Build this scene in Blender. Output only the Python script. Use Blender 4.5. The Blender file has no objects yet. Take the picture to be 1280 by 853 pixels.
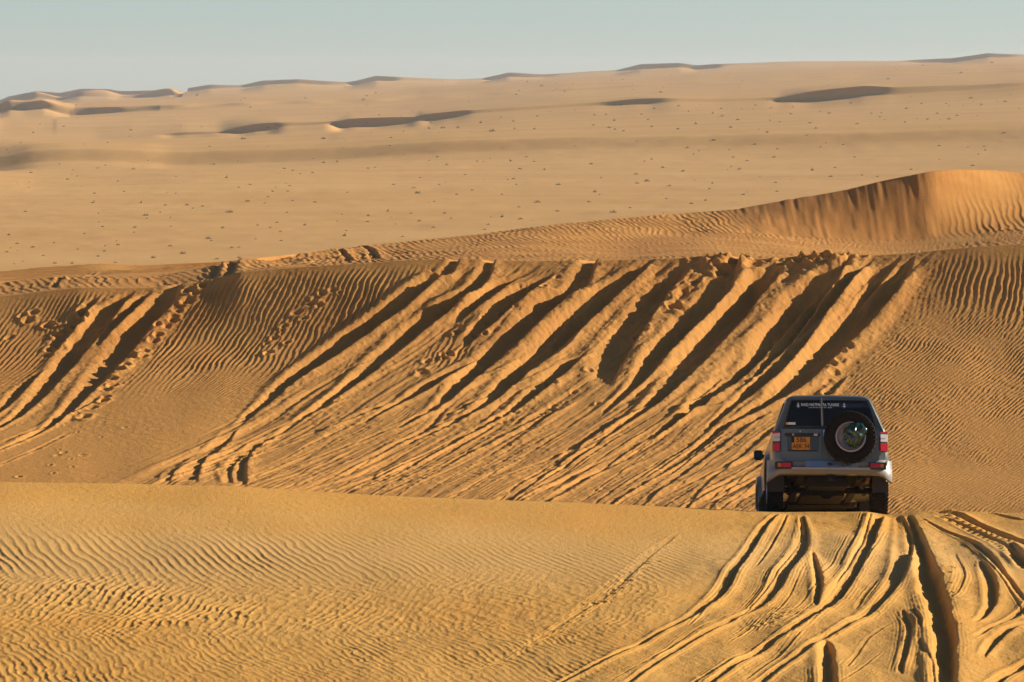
import bpy, bmesh, math, random
import numpy as np
from mathutils import Vector, Matrix

# ------------------------------------------------------------------ basics
SC = bpy.context.scene
COL = SC.collection
R = math.radians
F = 6089.0            # focal length in photo pixels (photo is 1280 wide)
HV = 95.0             # picture row of eye level
SUN_E, SUN_B = R(18.5), R(8.0)      # elevation, swing beyond pure right
SDIR = np.array([math.cos(SUN_B) * math.cos(SUN_E), math.sin(SUN_B) * math.cos(SUN_E), math.sin(SUN_E)])

def tag(o, label=None, cat=None, group=None, kind=None):
    if label: o['label'] = label
    if cat: o['category'] = cat
    if group: o['group'] = group
    if kind: o['kind'] = kind
    return o

# ------------------------------------------------------------------ noise
def _h(ix, iy, s):
    n = (ix.astype(np.int64) * 374761393 + iy.astype(np.int64) * 668265263 + s * 1442695041) & 0x7fffffff
    n = ((n ^ (n >> 13)) * 1274126177) & 0x7fffffff
    n = (n ^ (n >> 16)) & 0xffff
    return n.astype(np.float32) / 32767.5 - 1.0
def vn(x, y, s=0):
    fx = np.floor(x); fy = np.floor(y)
    a = (x - fx).astype(np.float32); b = (y - fy).astype(np.float32)
    a = a * a * a * (a * (a * 6 - 15) + 10); b = b * b * b * (b * (b * 6 - 15) + 10)
    ix = fx.astype(np.int64); iy = fy.astype(np.int64)
    v00 = _h(ix, iy, s); v10 = _h(ix + 1, iy, s); v01 = _h(ix, iy + 1, s); v11 = _h(ix + 1, iy + 1, s)
    return (v00 * (1 - a) + v10 * a) * (1 - b) + (v01 * (1 - a) + v11 * a) * b
def fbm(x, y, s=0, o=3):
    r = 0; a = 1.0
    for k in range(o):
        r = r + a * vn(x * 2 ** k + 17.3 * k, y * 2 ** k - 9.1 * k, s + k); a *= 0.5
    return r
def sst(a, b, x):
    t = np.clip((x - a) / (b - a), 0, 1); return t * t * (3 - 2 * t)

# ------------------------------------------------------------------ desert sheet
# The ground is one sheet laid out along its own crest and foot lines. Each line: distance Y(u) and height
# (given as a sight angle V(u), or as a height z) over bearing u; rows between two lines follow both.
UG = np.arange(-9000, 10281, 2.0)
def L(*p, sm=9):
    us = [a for a, _ in p]; vs = [b for _, b in p]
    v = np.interp(UG, us, vs)
    if sm > 1:
        k = np.hanning(sm + 2)[1:-1]; k /= k.sum()
        v = np.convolve(np.pad(v, sm, mode='edge'), k, mode='same')[sm:-sm]
    return lambda u: np.interp(u, UG, v)
def K(v): return lambda u: np.full_like(u, v)
def ev(f, u): return f(u)

crest1_v = L((-200, 601), (0, 603), (200, 606), (400, 615), (600, 625), (800, 632), (950, 639), (985, 640), (1020, 640), (1060, 641), (1085, 641), (1112, 646), (1140, 642), (1165, 640), (1280, 642), (1500, 644), sm=15)
crest1_y = L((0, 74), (600, 75.5), (900, 76.4), (1280, 76.8), sm=61)
slip_v = L((-200, 382), (0, 370), (100, 360), (200, 361), (260, 352), (300, 341), (400, 333), (500, 326), (580, 324), (640, 326), (760, 326), (850, 323), (890, 318), (925, 318), (945, 324), (975, 323), (1010, 318), (1040, 316), (1090, 320), (1150, 316), (1220, 309), (1280, 306), (1500, 298), sm=7)
dune2_v = L((-200, 352), (0, 346), (100, 337), (200, 331), (270, 328), (320, 323), (350, 320), (420, 312), (470, 306), (540, 299), (600, 293), (700, 280), (800, 271), (850, 267), (920, 262), (1000, 248), (1060, 237), (1100, 227), (1165, 214), (1200, 212), (1240, 213), (1280, 216), (1500, 225), sm=9)
dune2_y = L((0, 160), (320, 161), (470, 170), (850, 185), (1165, 184.5), (1280, 189), sm=31)
d2foot_v = L((0, 349), (270, 338), (320, 340), (470, 322), (600, 308), (700, 303), (800, 300), (850, 292), (950, 293), (1050, 300), (1120, 303), (1180, 298), (1280, 286), (1500, 285), sm=81)
d2foot_y = L((0, 155), (320, 156), (470, 161), (700, 168), (850, 176), (1000, 179), (1120, 180), (1280, 181), (1500, 183), sm=31)
ridge_v = L((-200, 172), (0, 171), (120, 172), (208, 167), (230, 165), (276, 164.5), (300, 158), (322, 154), (345, 152), (380, 152), (422, 151), (440, 148), (480, 147), (522, 146), (530, 143), (560, 140), (580, 138), (600, 137), (640, 134), (700, 131), (750, 128), (800, 123), (830, 122), (900, 123), (975, 121), (1010, 114), (1050, 110), (1080, 108), (1120, 110), (1200, 108), (1280, 104), (1500, 100), sm=11)
ridge_h = L((-200, 1), (200, 0), (215, 3), (250, 2), (272, 0), (280, 1), (300, 8), (340, 9), (352, 4), (415, 2), (422, 10), (470, 11), (515, 7), (523, 1), (530, 9), (570, 7), (590, 4), (700, 3), (745, 3), (765, 5), (810, 7), (840, 4), (960, 3), (985, 6), (1010, 13), (1060, 13), (1110, 9), (1200, 6), (1280, 4), sm=15)
ridge_y = L((0, 1860), (208, 1850), (275, 1835), (345, 1808), (415, 1800), (515, 1762), (530, 1762), (590, 1742), (745, 1735), (840, 1712), (960, 1705), (1010, 1690), (1110, 1650), (1280, 1640), sm=25)
far_v = L((-200, 130), (0, 126), (20, 122), (50, 120), (100, 122), (160, 120), (220, 113), (231, 111), (262, 106), (300, 107), (306, 106), (330, 101), (372, 99), (430, 103), (441, 102), (470, 95), (500, 96), (570, 99), (604, 98), (635, 91), (680, 93), (745, 89), (770, 88), (800, 81), (850, 79), (870, 82), (900, 80), (1000, 77), (1125, 76), (1190, 73), (1235, 66), (1280, 68), (1500, 72), sm=5)
far_h = L((0, 1), (225, 1), (233, 4), (262, 5), (300, 2), (306, 3), (330, 6), (400, 5), (432, 1), (441, 5), (470, 9), (500, 4), (560, 1), (603, 1), (625, 7), (655, 5), (700, 1), (770, 1), (800, 6), (890, 5), (905, 2), (1000, 1), (1125, 1), (1150, 4), (1230, 6), (1270, 3), sm=5)
far_y = L((-200, 5800), (0, 5680), (225, 5500), (300, 5460), (330, 5445), (430, 5390), (500, 5330), (603, 5310), (700, 5250), (770, 5230), (905, 5110), (1125, 5080), (1270, 4980), (1500, 4960), sm=15)
hill_v = L((-200, 128), (0, 126), (10, 121), (45, 114), (75, 117), (100, 112), (135, 112), (150, 114), (190, 113), (215, 110), (225, 114), (260, 118), (300, 112), (1500, 95), sm=5)
mound_v = L((-200, 130), (0, 131), (12, 127), (30, 128), (55, 126), (75, 132), (95, 136), (140, 136), (300, 130), (1500, 100), sm=5)
swell_v = L((-300, 220), (-100, 212), (0, 197), (40, 189), (75, 187), (140, 187), (200, 189), (150, 191), (250, 190), (400, 185), (560, 176), (700, 172), (900, 168), (1280, 160), (1500, 158), sm=25)

LINES = []            # (Yfunc, V/Z func, mode, rows to next, crest?)
def line(Y, V, n, crest=False, mode='v'): LINES.append((Y, V, mode, n, crest))
line(K(-16), K(-4.0), 8, mode='z')
line(K(-4), K(-1.75), 6, mode='z')
line(K(1.0), K(-1.8), 8, mode='z')
line(K(10), K(-4.6), 8, mode='z')
line(K(25), K(-6.8), 14, mode='z')
line(K(45), K(-7.1), 90, mode='z')
line(K(56), L((0, 850), (1280, 853)), 240)
line(K(66), L((0, 716), (500, 723), (900, 733), (1280, 735), sm=61), 120)
line(lambda u: crest1_y(u) - 4.6, L((0, 652), (500, 664), (900, 680), (1280, 686), sm=61), 120)
line(crest1_y, crest1_v, 14, True)
line(lambda u: crest1_y(u) + 1.3, lambda u: -(crest1_v(u) - HV) / F * crest1_y(u) - 0.13, 26, mode='z')
line(lambda u: crest1_y(u) + 7.5, lambda u: -(crest1_v(u) - HV) / F * crest1_y(u) - 1.62, 16, mode='z')
line(K(98), K(-11.2), 50, mode='z')
YO = lambda u: -3.2 * (np.clip(u, -300, 1600) - 640) / 640
line(lambda u: 106 + YO(u), L((0, 628), (600, 640), (1280, 655), sm=61), 120)
line(lambda u: 112.5 + YO(u), L((0, 556), (400, 560), (1280, 572), sm=61), 120)
line(lambda u: 118.5 + YO(u), L((0, 492), (400, 482), (800, 478), (1280, 480), sm=61), 120)
line(lambda u: 123.7 + YO(u), L((0, 432), (200, 424), (500, 402), (900, 396), (1280, 390), sm=61), 110)
line(lambda u: 127.6 + YO(u), slip_v, 90, True)
line(lambda u: 145 + .5 * YO(u), L((-100, 352), (0, 356), (150, 350), (250, 344), (300, 340), (400, 338), (500, 334), (700, 332), (1280, 316), sm=81), 60)
line(d2foot_y, d2foot_v, 130)
line(dune2_y, dune2_v, 14, True)
line(K(240), K(-16.5), 12, mode='z')
line(K(350), K(-17.6), 40, mode='z')
line(K(440), L((0, 343), (1280, 338)), 90)
line(K(700), L((0, 252), (1280, 246)), 70)
line(K(1000), L((0, 214), (640, 208), (1280, 198)), 30)
line(lambda u: 1132 - 0.055 * np.clip(u, -400, 1700), lambda u: swell_v(u) + 15 , 26)
line(lambda u: 1151 - 0.055 * np.clip(u, -400, 1700), swell_v, 50)
line(K(1450), L((0, 176), (150, 177), (300, 173), (640, 156), (900, 147), (1280, 133), sm=31), 30)
line(lambda u: ridge_y(u) - 6 - 0.3 * ridge_h(u), lambda u: ridge_v(u) + ridge_h(u) + 1.0, 12)
line(ridge_y, ridge_v, 16, True)
line(lambda u: ridge_y(u) + 120, lambda u: ridge_v(u) - 0.5 + 1.5 * np.exp(-((u - 320) / 400) ** 2), 50)
line(K(2300), L((0, 150), (300, 145), (500, 138), (700, 121), (1000, 108), (1280, 96), sm=31), 30)
line(lambda u: 2680 - 0.5 * np.clip(u, -200, 200), lambda u: np.minimum(mound_v(u) + 11, L((0, 150), (300, 134), (500, 128), (700, 114), (1000, 100), (1280, 90), sm=31)(u)), 16)
line(lambda u: 2700 - 0.5 * np.clip(u, -200, 200) + 6 * np.sin(u / 13.0), lambda u: np.minimum(mound_v(u), L((0, 138), (300, 130), (500, 126), (700, 112), (1000, 98), (1280, 88), sm=31)(u)), 24)
line(K(3500), L((0, 133), (100, 129), (200, 124), (300, 118), (500, 112), (700, 100), (1000, 87), (1280, 79), sm=31), 24)
line(lambda u: far_y(u) - 900 , lambda u: np.minimum(far_v(u) + 6, hill_v(u) + 9), 12)
line(lambda u: far_y(u) - 860 + 26 * np.sin(u / 19.0), lambda u: np.minimum(far_v(u) + 6, hill_v(u) + 3 + 2.5 * np.cos(u / 13.0)), 20)
line(lambda u: far_y(u) - 14 - 0.9 * far_h(u), lambda u: far_v(u) + far_h(u) + 0.6, 12)
line(far_y, lambda u: np.where(u < 235, hill_v(u), far_v(u)), 10, True)
line(K(6400), K(-60.0), 10, mode='z')
line(K(9000), K(-70.0), 0, mode='z')

# columns: dense across the view, coarse to the sides
tc = np.concatenate([np.linspace(-9000, -900, 26)[:-1], np.linspace(-900, -110, 40)[:-1], np.arange(-110, 1391, 1.25), np.linspace(1391, 2200, 40)[1:], np.linspace(2200, 10280, 26)[1:]])
tc = (tc - 640) / F
NC = len(tc)
def colx(y): return tc[None, :] * (y + 15 * np.exp(-np.maximum(y, -16) / 8.0))
def col_u(Yf):                                # bearing of each column on a line
    u = 640 + F * tc
    for _ in range(4):
        y = Yf(u); x = tc * (y + 15 * np.exp(-np.maximum(y, -16) / 8.0))
        u = np.where(y > 20, 640 + F * x / np.maximum(y, 1), 640 + F * tc)
    return u
ys, zs = [], []
for (Y, V, mode, n, cr) in LINES:
    u = col_u(Y); y = Y(u); v = V(u)
    ys.append(y); zs.append(v if mode == 'z' else -(v - HV) / F * y)
ys = np.array(ys); zs = np.array(zs)
dl = np.diff(zs, axis=0) / np.diff(ys, axis=0)
PY, PZ, row0, ROWTAG = [], [], [], []
nrow = 0
for k in range(len(LINES) - 1):
    h = ys[k + 1] - ys[k]
    def slope(j, side):
        if j == 0 or j == len(LINES) - 1 or LINES[j][4]: return dl[k]
        hp = ys[j] - ys[j - 1]; hn = ys[j + 1] - ys[j]
        m = (dl[j - 1] * hn + dl[j] * hp) / (hp + hn)
        lim = 2.2 * np.minimum(np.abs(dl[j - 1]), np.abs(dl[j])) + 0.004
        return np.where(np.sign(dl[j - 1]) == np.sign(dl[j]), np.clip(m, -lim, lim), np.clip(m, -.004, .004) if j > 22 else np.clip(m, -lim, lim))
    m0, m1 = slope(k, 0), slope(k + 1, 1)
    n = LINES[k][3]
    t = (np.arange(n) / n)[:, None]
    if k == len(LINES) - 2: t = (np.arange(n + 1) / n)[:, None]
    z = (2 * t**3 - 3 * t**2 + 1) * zs[k] + (t**3 - 2 * t**2 + t) * h * m0 + (-2 * t**3 + 3 * t**2) * zs[k + 1] + (t**3 - t**2) * h * m1
    PY.append(ys[k] + t * h); PZ.append(z); row0.append(nrow); nrow += len(t)
Yg = np.concatenate(PY); Zg = np.concatenate(PZ)
Xg = colx(Yg)
Ug = 640 + F * Xg / np.maximum(Yg, 1.0)
ROW = row0
I_FG0, I_FGC, I_TR, I_SL0, I_SLC, I_D2, I_D2C, I_PL = ROW[5], ROW[9], ROW[12], ROW[13], ROW[17], ROW[18], ROW[20], ROW[22]

Zbase = Zg.copy()
Vb = HV - F * Zbase / np.maximum(Yg, 1.0)
ucols = 640 + F * tc
def at(u, v, r0, r1, off=0.0):
    """world point of the undisturbed sheet at bearing u, sight row v, between two rows"""
    c = np.clip(np.interp(u, ucols, np.arange(NC)), 0, NC - 1); ci = int(round(float(c)))
    vv = Vb[r0:r1, ci]; yy = Yg[r0:r1, ci]
    v = min(max(v, vv.min()), vv.max())
    j = np.argmin(np.abs(vv - v)); y = float(yy[j])
    if 0 < j < len(vv) - 1:
        for a in (j - 1, j):
            if (vv[a] - v) * (vv[a + 1] - v) <= 0 and vv[a] != vv[a + 1]:
                w = (v - vv[a]) / (vv[a + 1] - vv[a]); y = float(yy[a] + w * (yy[a + 1] - yy[a])); break
    return (u - 640) / F * y, y, -(v - HV) / F * y

def spline(P, n=7):
    P = [np.array(p, float) for p in P]; out = []
    for i in range(len(P) - 1):
        a = P[max(i - 1, 0)]; b = P[i]; c = P[i + 1]; d = P[min(i + 2, len(P) - 1)]
        for k in range(n):
            t = k / n
            out.append(0.5 * (2 * b + (c - a) * t + (2 * a - 5 * b + 4 * c - d) * t * t + (3 * b - a - 3 * c + d) * t ** 3))
    out.append(P[-1]); return np.array(out)

def near_path(pts, r0, r1, reach):
    """signed side distance s (+ = sunward right), position along, for the vertices near a path of (x, y, w)"""
    ylo, yhi = pts[:, 1].min() - reach, pts[:, 1].max() + reach
    rows = np.where((Yg[r0:r1].max(axis=1) >= ylo) & (Yg[r0:r1].min(axis=1) <= yhi))[0] + r0
    if len(rows) == 0: return None
    ra, rb = rows[0], rows[-1] + 1
    xa = np.minimum((pts[:, 0].min() - reach) / ylo, (pts[:, 0].min() - reach) / yhi)
    xb = np.maximum((pts[:, 0].max() + reach) / ylo, (pts[:, 0].max() + reach) / yhi)
    ca, cb = np.searchsorted(tc, xa), np.searchsorted(tc, xb)
    if cb - ca < 2: return None
    X = Xg[ra:rb, ca:cb]; Y = Yg[ra:rb, ca:cb]
    best = np.full(X.shape, 1e9); S = np.zeros(X.shape); T = np.zeros(X.shape); W = np.zeros(X.shape); A = np.zeros(X.shape); GXs = Gx[ra:rb, ca:cb]; GYs = Gy[ra:rb, ca:cb]
    Lc = 0.0; n = len(pts) - 1
    tot = np.hypot(*(np.diff(pts[:, :2], axis=0).T)).sum()
    for i in range(n):
        ax, ay, aw = pts[i]; bx, by, bw = pts[i + 1]
        dx, dy = bx - ax, by - ay; l2 = dx * dx + dy * dy + 1e-12; l = math.sqrt(l2)
        # only the patch near this segment
        rr = np.where((Y.max(axis=1) >= min(ay, by) - reach) & (Y.min(axis=1) <= max(ay, by) + reach))[0]
        if len(rr) == 0: Lc += l; continue
        q0, q1 = rr[0], rr[-1] + 1
        Xs, Ys = X[q0:q1], Y[q0:q1]
        t = ((Xs - ax) * dx + (Ys - ay) * dy) / l2
        tcl = np.clip(t, 0, 1)
        ex = Xs - (ax + tcl * dx); ey = Ys - (ay + tcl * dy)
        d = np.hypot(ex, ey)
        m = d < best[q0:q1]
        if m.any():
            # path drawn far -> near : right-hand (sunward) side has positive s
            px, py = -dy / l, dx / l
            if px < 0: px, py = -px, -py
            s = np.sign(ex * px + ey * py) * d
            best[q0:q1][m] = d[m]; S[q0:q1][m] = s[m]
            T[q0:q1][m] = (Lc + tcl[m] * l); W[q0:q1][m] = (aw + (bw - aw) * tcl[m])
            # slope-aware rise needed for a shadow one unit wide
            dot = max(px * SDIR[0] + py * SDIR[1], 0.12) / math.cos(SUN_E)
            A[q0:q1][m] = (math.tan(SUN_E) / dot - np.clip(GXs[q0:q1] * px + GYs[q0:q1] * py, -.4, .4))[m]
        Lc += l
    return ra, rb, ca, cb, S, T, W, A, best, tot

DZ = np.zeros_like(Zg); RF = np.ones_like(Zg)      # displacement, remaining ripple share
Gy = np.gradient(Zbase, axis=0) / np.maximum(np.gradient(Yg, axis=0), 1e-3)
Gx = (np.gradient(Zbase, axis=1) - Gy * np.gradient(Yg, axis=1)) / np.maximum(np.gradient(Xg, axis=1), 1e-4)

def rut(P, zone, w=None, k=1.0, berm=0.5, left=1.7, right=1.3, rag=0.25, seed=0, tread=0.0, churn=0.0, flat=0.0):
    """one wheel rut: P = (u, v, shadow width in photo px); a steep sunward bank, floor, gentle far side"""
    r0, r1 = {'fg': (I_FG0, I_FGC + 20), 'slip': (I_SL0 - 30, I_SLC + 25), 'back': (I_SLC + 2, I_D2C)}[zone]
    q = [( *at(p[0], p[1], r0, r1 if zone != 'fg' else I_FGC)[:2], p[2]) for p in P]
    q = np.array(q); q[:, 2] = q[:, 2] / F * q[:, 1]         # px -> metres
    q = spline(q); q[:, 2] = np.maximum(q[:, 2], 0.01)
    wm = q[:, 2].max()
    g = near_path(q, r0, r1, wm * 3.2 + 0.12)
    if g is None: return
    ra, rb, ca, cb, S, T, W, A, best, tot = g
    W = np.maximum(W, 0.012)
    X = Xg[ra:rb, ca:cb]; Y = Yg[ra:rb, ca:cb]
    nz = .6 * vn(X * .9, Y * .5, 31 + seed) + 0.36 * vn(X * 4, Y * 2.2, 77 + seed) + .20 * vn(X * 11, Y * 6, 78 + seed) + .09 * vn(X * 28, Y * 16, 79 + seed)
    s = (S + rag * W * nz) / W
    
    D = k * W * np.clip(A, 0.2, 0.75) * (1.4 if zone == 'fg' else 1.25)
    end = sst(0, 1, T / (W * 2.5 + 0.2)) * sst(0, 1, (tot - T) / (W * 4 + 0.3))
    D = D * end * (1 + 0.12 * vn(T * .6, T * 0 + seed, 5))
    # profile in units of shadow width
    z = np.zeros_like(s)
    bt, bb = berm, berm - 1.0
    z = np.where(s > 0.18, bt * np.exp(-((s - 0.18) / (right * 0.6)) ** 2), z)
    m = (s <= 0.18) & (s > -0.12)
    z = np.where(m, bb + (bt - bb) * sst(-0.12, 0.18, s), z)
    m = s <= -0.12
    z = np.where(m, bb * (1 - sst(0.12 + flat, left + flat, -s)) + 0.22 * np.exp(-((s + left + flat) / 0.35) ** 2), z)
    DZ[ra:rb, ca:cb] += z * D * np.where(best < wm * 3.2 + 0.12, 1, 0)
    if zone == 'fg':      # tread ribs pressed along the rut, crumbs on its banks
        q = np.exp(-((S + 0.55 * W) / (.12 + .6 * W)) ** 4)
        DZ[ra:rb, ca:cb] += .0035 * np.sin(2 * np.pi * (S + .01 * vn(X * 2, Y, seed)) / .048) * q * end * sst(-.3, .5, vn(T * .5, T * 0 + seed, 8) + .25)
        DZ[ra:rb, ca:cb] += .012 * np.maximum(0, vn(X * 22, Y * 14, seed + 3) - .42) * np.exp(-((s - .5) / 1.1) ** 2) * end
    else:
        DZ[ra:rb, ca:cb] += .022 * np.maximum(0, vn(X * 12, Y * 10, seed + 3) - .42) * np.exp(-((s - .5) / 1.3) ** 2) * end
    band = (1 - sst(0.9, 1.9, np.abs(s + 0.2)))*end
    RF[ra:rb, ca:cb] *= 1 - 0.92 * band
    if churn > 0:
        c = fbm(X * 7, Y * 5, 200 + seed, 3)
        DZ[ra:rb, ca:cb] += churn * c * (1 - sst(1.2, 2.6, np.abs(s)))* end
    if tread > 0:
        ph = np.tanh(2.5 * np.sin(2 * np.pi * T / 0.34))
        DZ[ra:rb, ca:cb] += tread * ph * np.exp(-((s + 0.8) / 0.6) ** 4) * end

# ------------------------------------------------------------------ wheel ruts on the steep dune face
BIG = [
 [(588,326,6),(566,341,14),(543,355,20),(502,389,24),(453,425,26),(415,450,24),(370,478,18),(335,505,12),(295,535,7)],
 [(637,329,6),(609,352,16),(564,389,22),(520,422,22),(470,462,18),(430,492,12),(370,530,7),(320,560,5)],
 [(664,340,6),(640,355,14),(610,380,15),(585,395,12),(560,410,6)],
 [(699,339,8),(672,364,20),(640,388,22),(606,416,16),(575,440,8)],
 [(600,445,6),(572,466,14),(540,486,16),(500,506,9),(450,532,5)],
 [(765,328,8),(735,352,20),(700,382,24),(660,418,26),(620,452,24),(580,486,18),(545,512,10),(490,540,6)],
 [(822,324,8),(796,350,22),(762,380,28),(724,415,30),(680,452,28),(640,484,20),(605,510,12),(560,534,7),(500,560,5)],
 [(745,440,6),(715,460,16),(680,488,16),(650,509,11),(590,543,6),(505,586,5),(440,613,4)],
 [(868,330,14),(848,352,26),(822,385,26),(798,420,30),(778,455,30),(762,490,14)],
 [(934,322,10),(918,350,24),(892,388,28),(862,420,26),(830,452,22),(795,486,12),(750,520,6)],
 [(988,320,10),(966,352,26),(930,396,30),(896,436,30),(858,476,24),(820,508,14),(770,540,7),(700,590,6)],
 [(1012,368,8),(980,412,22),(940,456,26),(900,494,22),(862,520,12),(810,552,7)],
 [(1066,322,10),(1044,352,28),(1018,384,34),(988,428,32),(955,462,24),(915,498,14)],
 [(1090,328,8),(1062,358,20),(1032,398,24),(1002,440,26),(968,476,22),(932,500,12),(880,540,6)],
 [(1126,322,8),(1102,350,20),(1078,376,16),(1066,392,6)],
 [(1144,321,10),(1130,352,26),(1098,390,32),(1072,420,34),(1038,452,32),(1004,484,26),(968,506,18),(900,540,9),(850,575,6)],
 [(1060,468,5),(1046,486,10),(1030,500,6)],
 # group at the left
 [(126,368,6),(108,395,13),(84,425,14),(60,450,8)],
 [(172,362,8),(148,390,20),(116,428,24),(88,462,22),(54,497,16),(20,524,10),(-30,550,6)],
 [(192,364,6),(166,394,15),(140,418,14),(118,440,6)],
 [(236,354,8),(218,377,22),(186,412,26),(156,448,26),(124,482,20),(84,520,13),(50,542,8),(-20,572,6)],
 [(56,462,5),(30,488,12),(5,512,10),(-40,540,6)],
]
for i, P in enumerate(BIG):
    rut([(a, b, c * 1.12) for a, b, c in P], 'slip', berm=0.40, seed=i * 3, rag=0.09, churn=0.005, flat=0.25, left=1.15, right=.75)
THIN = [
 [(860,480,5),(800,512,8),(740,548,6),(690,590,5),(636,630,4)],
 [(930,500,7),(860,520,9),(790,562,7),(730,602,6),(676,634,5)],
 [(905,540,6),(850,580,6),(790,615,5),(750,640,4)],
 [(965,515,7),(905,556,7),(845,600,6),(795,642,5)],
 [(650,512,7),(570,552,6),(480,600,5),(430,618,4)],
 [(600,512,6),(520,545,5),(430,590,4),(380,614,4)],
 [(560,508,6),(470,545,5),(390,575,4),(300,608,4)],
 [(500,500,6),(400,540,5),(300,575,4),(222,606,4)],
 [(440,495,5),(340,540,4),(270,575,4),(200,604,3)],
 [(700,505,5),(640,540,6),(560,582,4),(480,618,3)],
 [(1000,520,6),(960,545,6),(900,592,5),(856,642,4)],
 [(985,560,4),(940,590,4),(884,642,4)],
 [(760,545,5),(690,585,4),(620,625,4)],
 [(720,560,4),(650,590,4),(560,622,3)],
 [(300,535,8),(276,562,10),(254,580,10),(244,606,12)],
 [(350,540,7),(322,560,9),(306,580,12),(309,609,14)],
 [(296,555,4),(255,572,6),(222,590,7),(212,606,6)],
 [(345,560,5),(300,572,8),(288,590,8),(292,606,5)],
 [(124,500,5),(70,528,6),(0,556,5)],
 [(90,540,4),(50,560,4),(-20,590,4)],
 [(905,470,4),(868,500,8),(830,520,5)],
 [(640,470,3),(600,500,5),(550,522,4)],
]
for i, P in enumerate(THIN):
    rut(P, 'slip', berm=0.5, seed=100 + i * 3, rag=0.3, left=2.2)
rng = random.Random(5)
for i in range(72):
    u = rng.uniform(330, 1010); v = rng.uniform(500, 585) if u > 500 else rng.uniform(520, 575)
    ln = rng.uniform(60, 190); sl = 0.42 + 0.3 * (u - 330) / 700 + rng.uniform(-.05, .05)
    w = rng.uniform(1.8, 4.2)
    rut([(u, v, w * .6), (u - ln * .5, v + ln * .5 * sl, w), (u - ln, v + ln * sl * 1.04, w * .8)], 'slip', berm=0.5, seed=300 + i, rag=0.35, k=0.9)

r0, r1 = I_SL0, I_SLC + 10
X, Y = Xg[r0:r1], Yg[r0:r1]
a_ = X * .91 - Y * .42; b_ = X * .42 + Y * .91
wob = .25 * vn(b_ * .3, a_ * .3, 171); a_ = a_ + wob
msk = sst(-55.8, -54.6, a_) * (1 - sst(-42.6, -41.6, a_ - 2.6 * (1 - sst(109, 115, Y))))
msk = msk * (.45 + .55 * sst(-.35, .25, vn(a_ * .8, b_ * .22, 172)))
st = .030 * vn(a_ * 3.4, b_ * .20, 173) + .018 * vn(a_ * 8, b_ * .35, 174) + .007 * vn(a_ * 19, b_ * .8, 175) - .018 * np.maximum(0, vn(a_ * 5.5, b_ * .25, 176) - .35) * 4
DZ[r0:r1] += st * msk * sst(0, 1.0, Yg[I_SLC][None, :] + .2 - Y)
RF[r0:r1] *= 1 - .62 * msk
q0, q1 = I_SLC - 14, I_SLC + 25
DZ[q0:q1] = np.where(DZ[q0:q1] > 0, DZ[q0:q1] * .5, DZ[q0:q1])
for i, P in enumerate([[(452,304,5),(466,313,10),(474,324,12)], [(424,309,5),(434,318,9),(440,328,9)], [(334,321,5),(312,331,12),(292,344,14)], [(312,324,5),(290,336,10),(272,348,12)], [(120,340,5),(95,352,9),(70,362,9)], [(1040,255,3),(1046,262,4)]]):
    rut(P, 'back', berm=.5, seed=900 + i, rag=.1, left=1.2)

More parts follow.
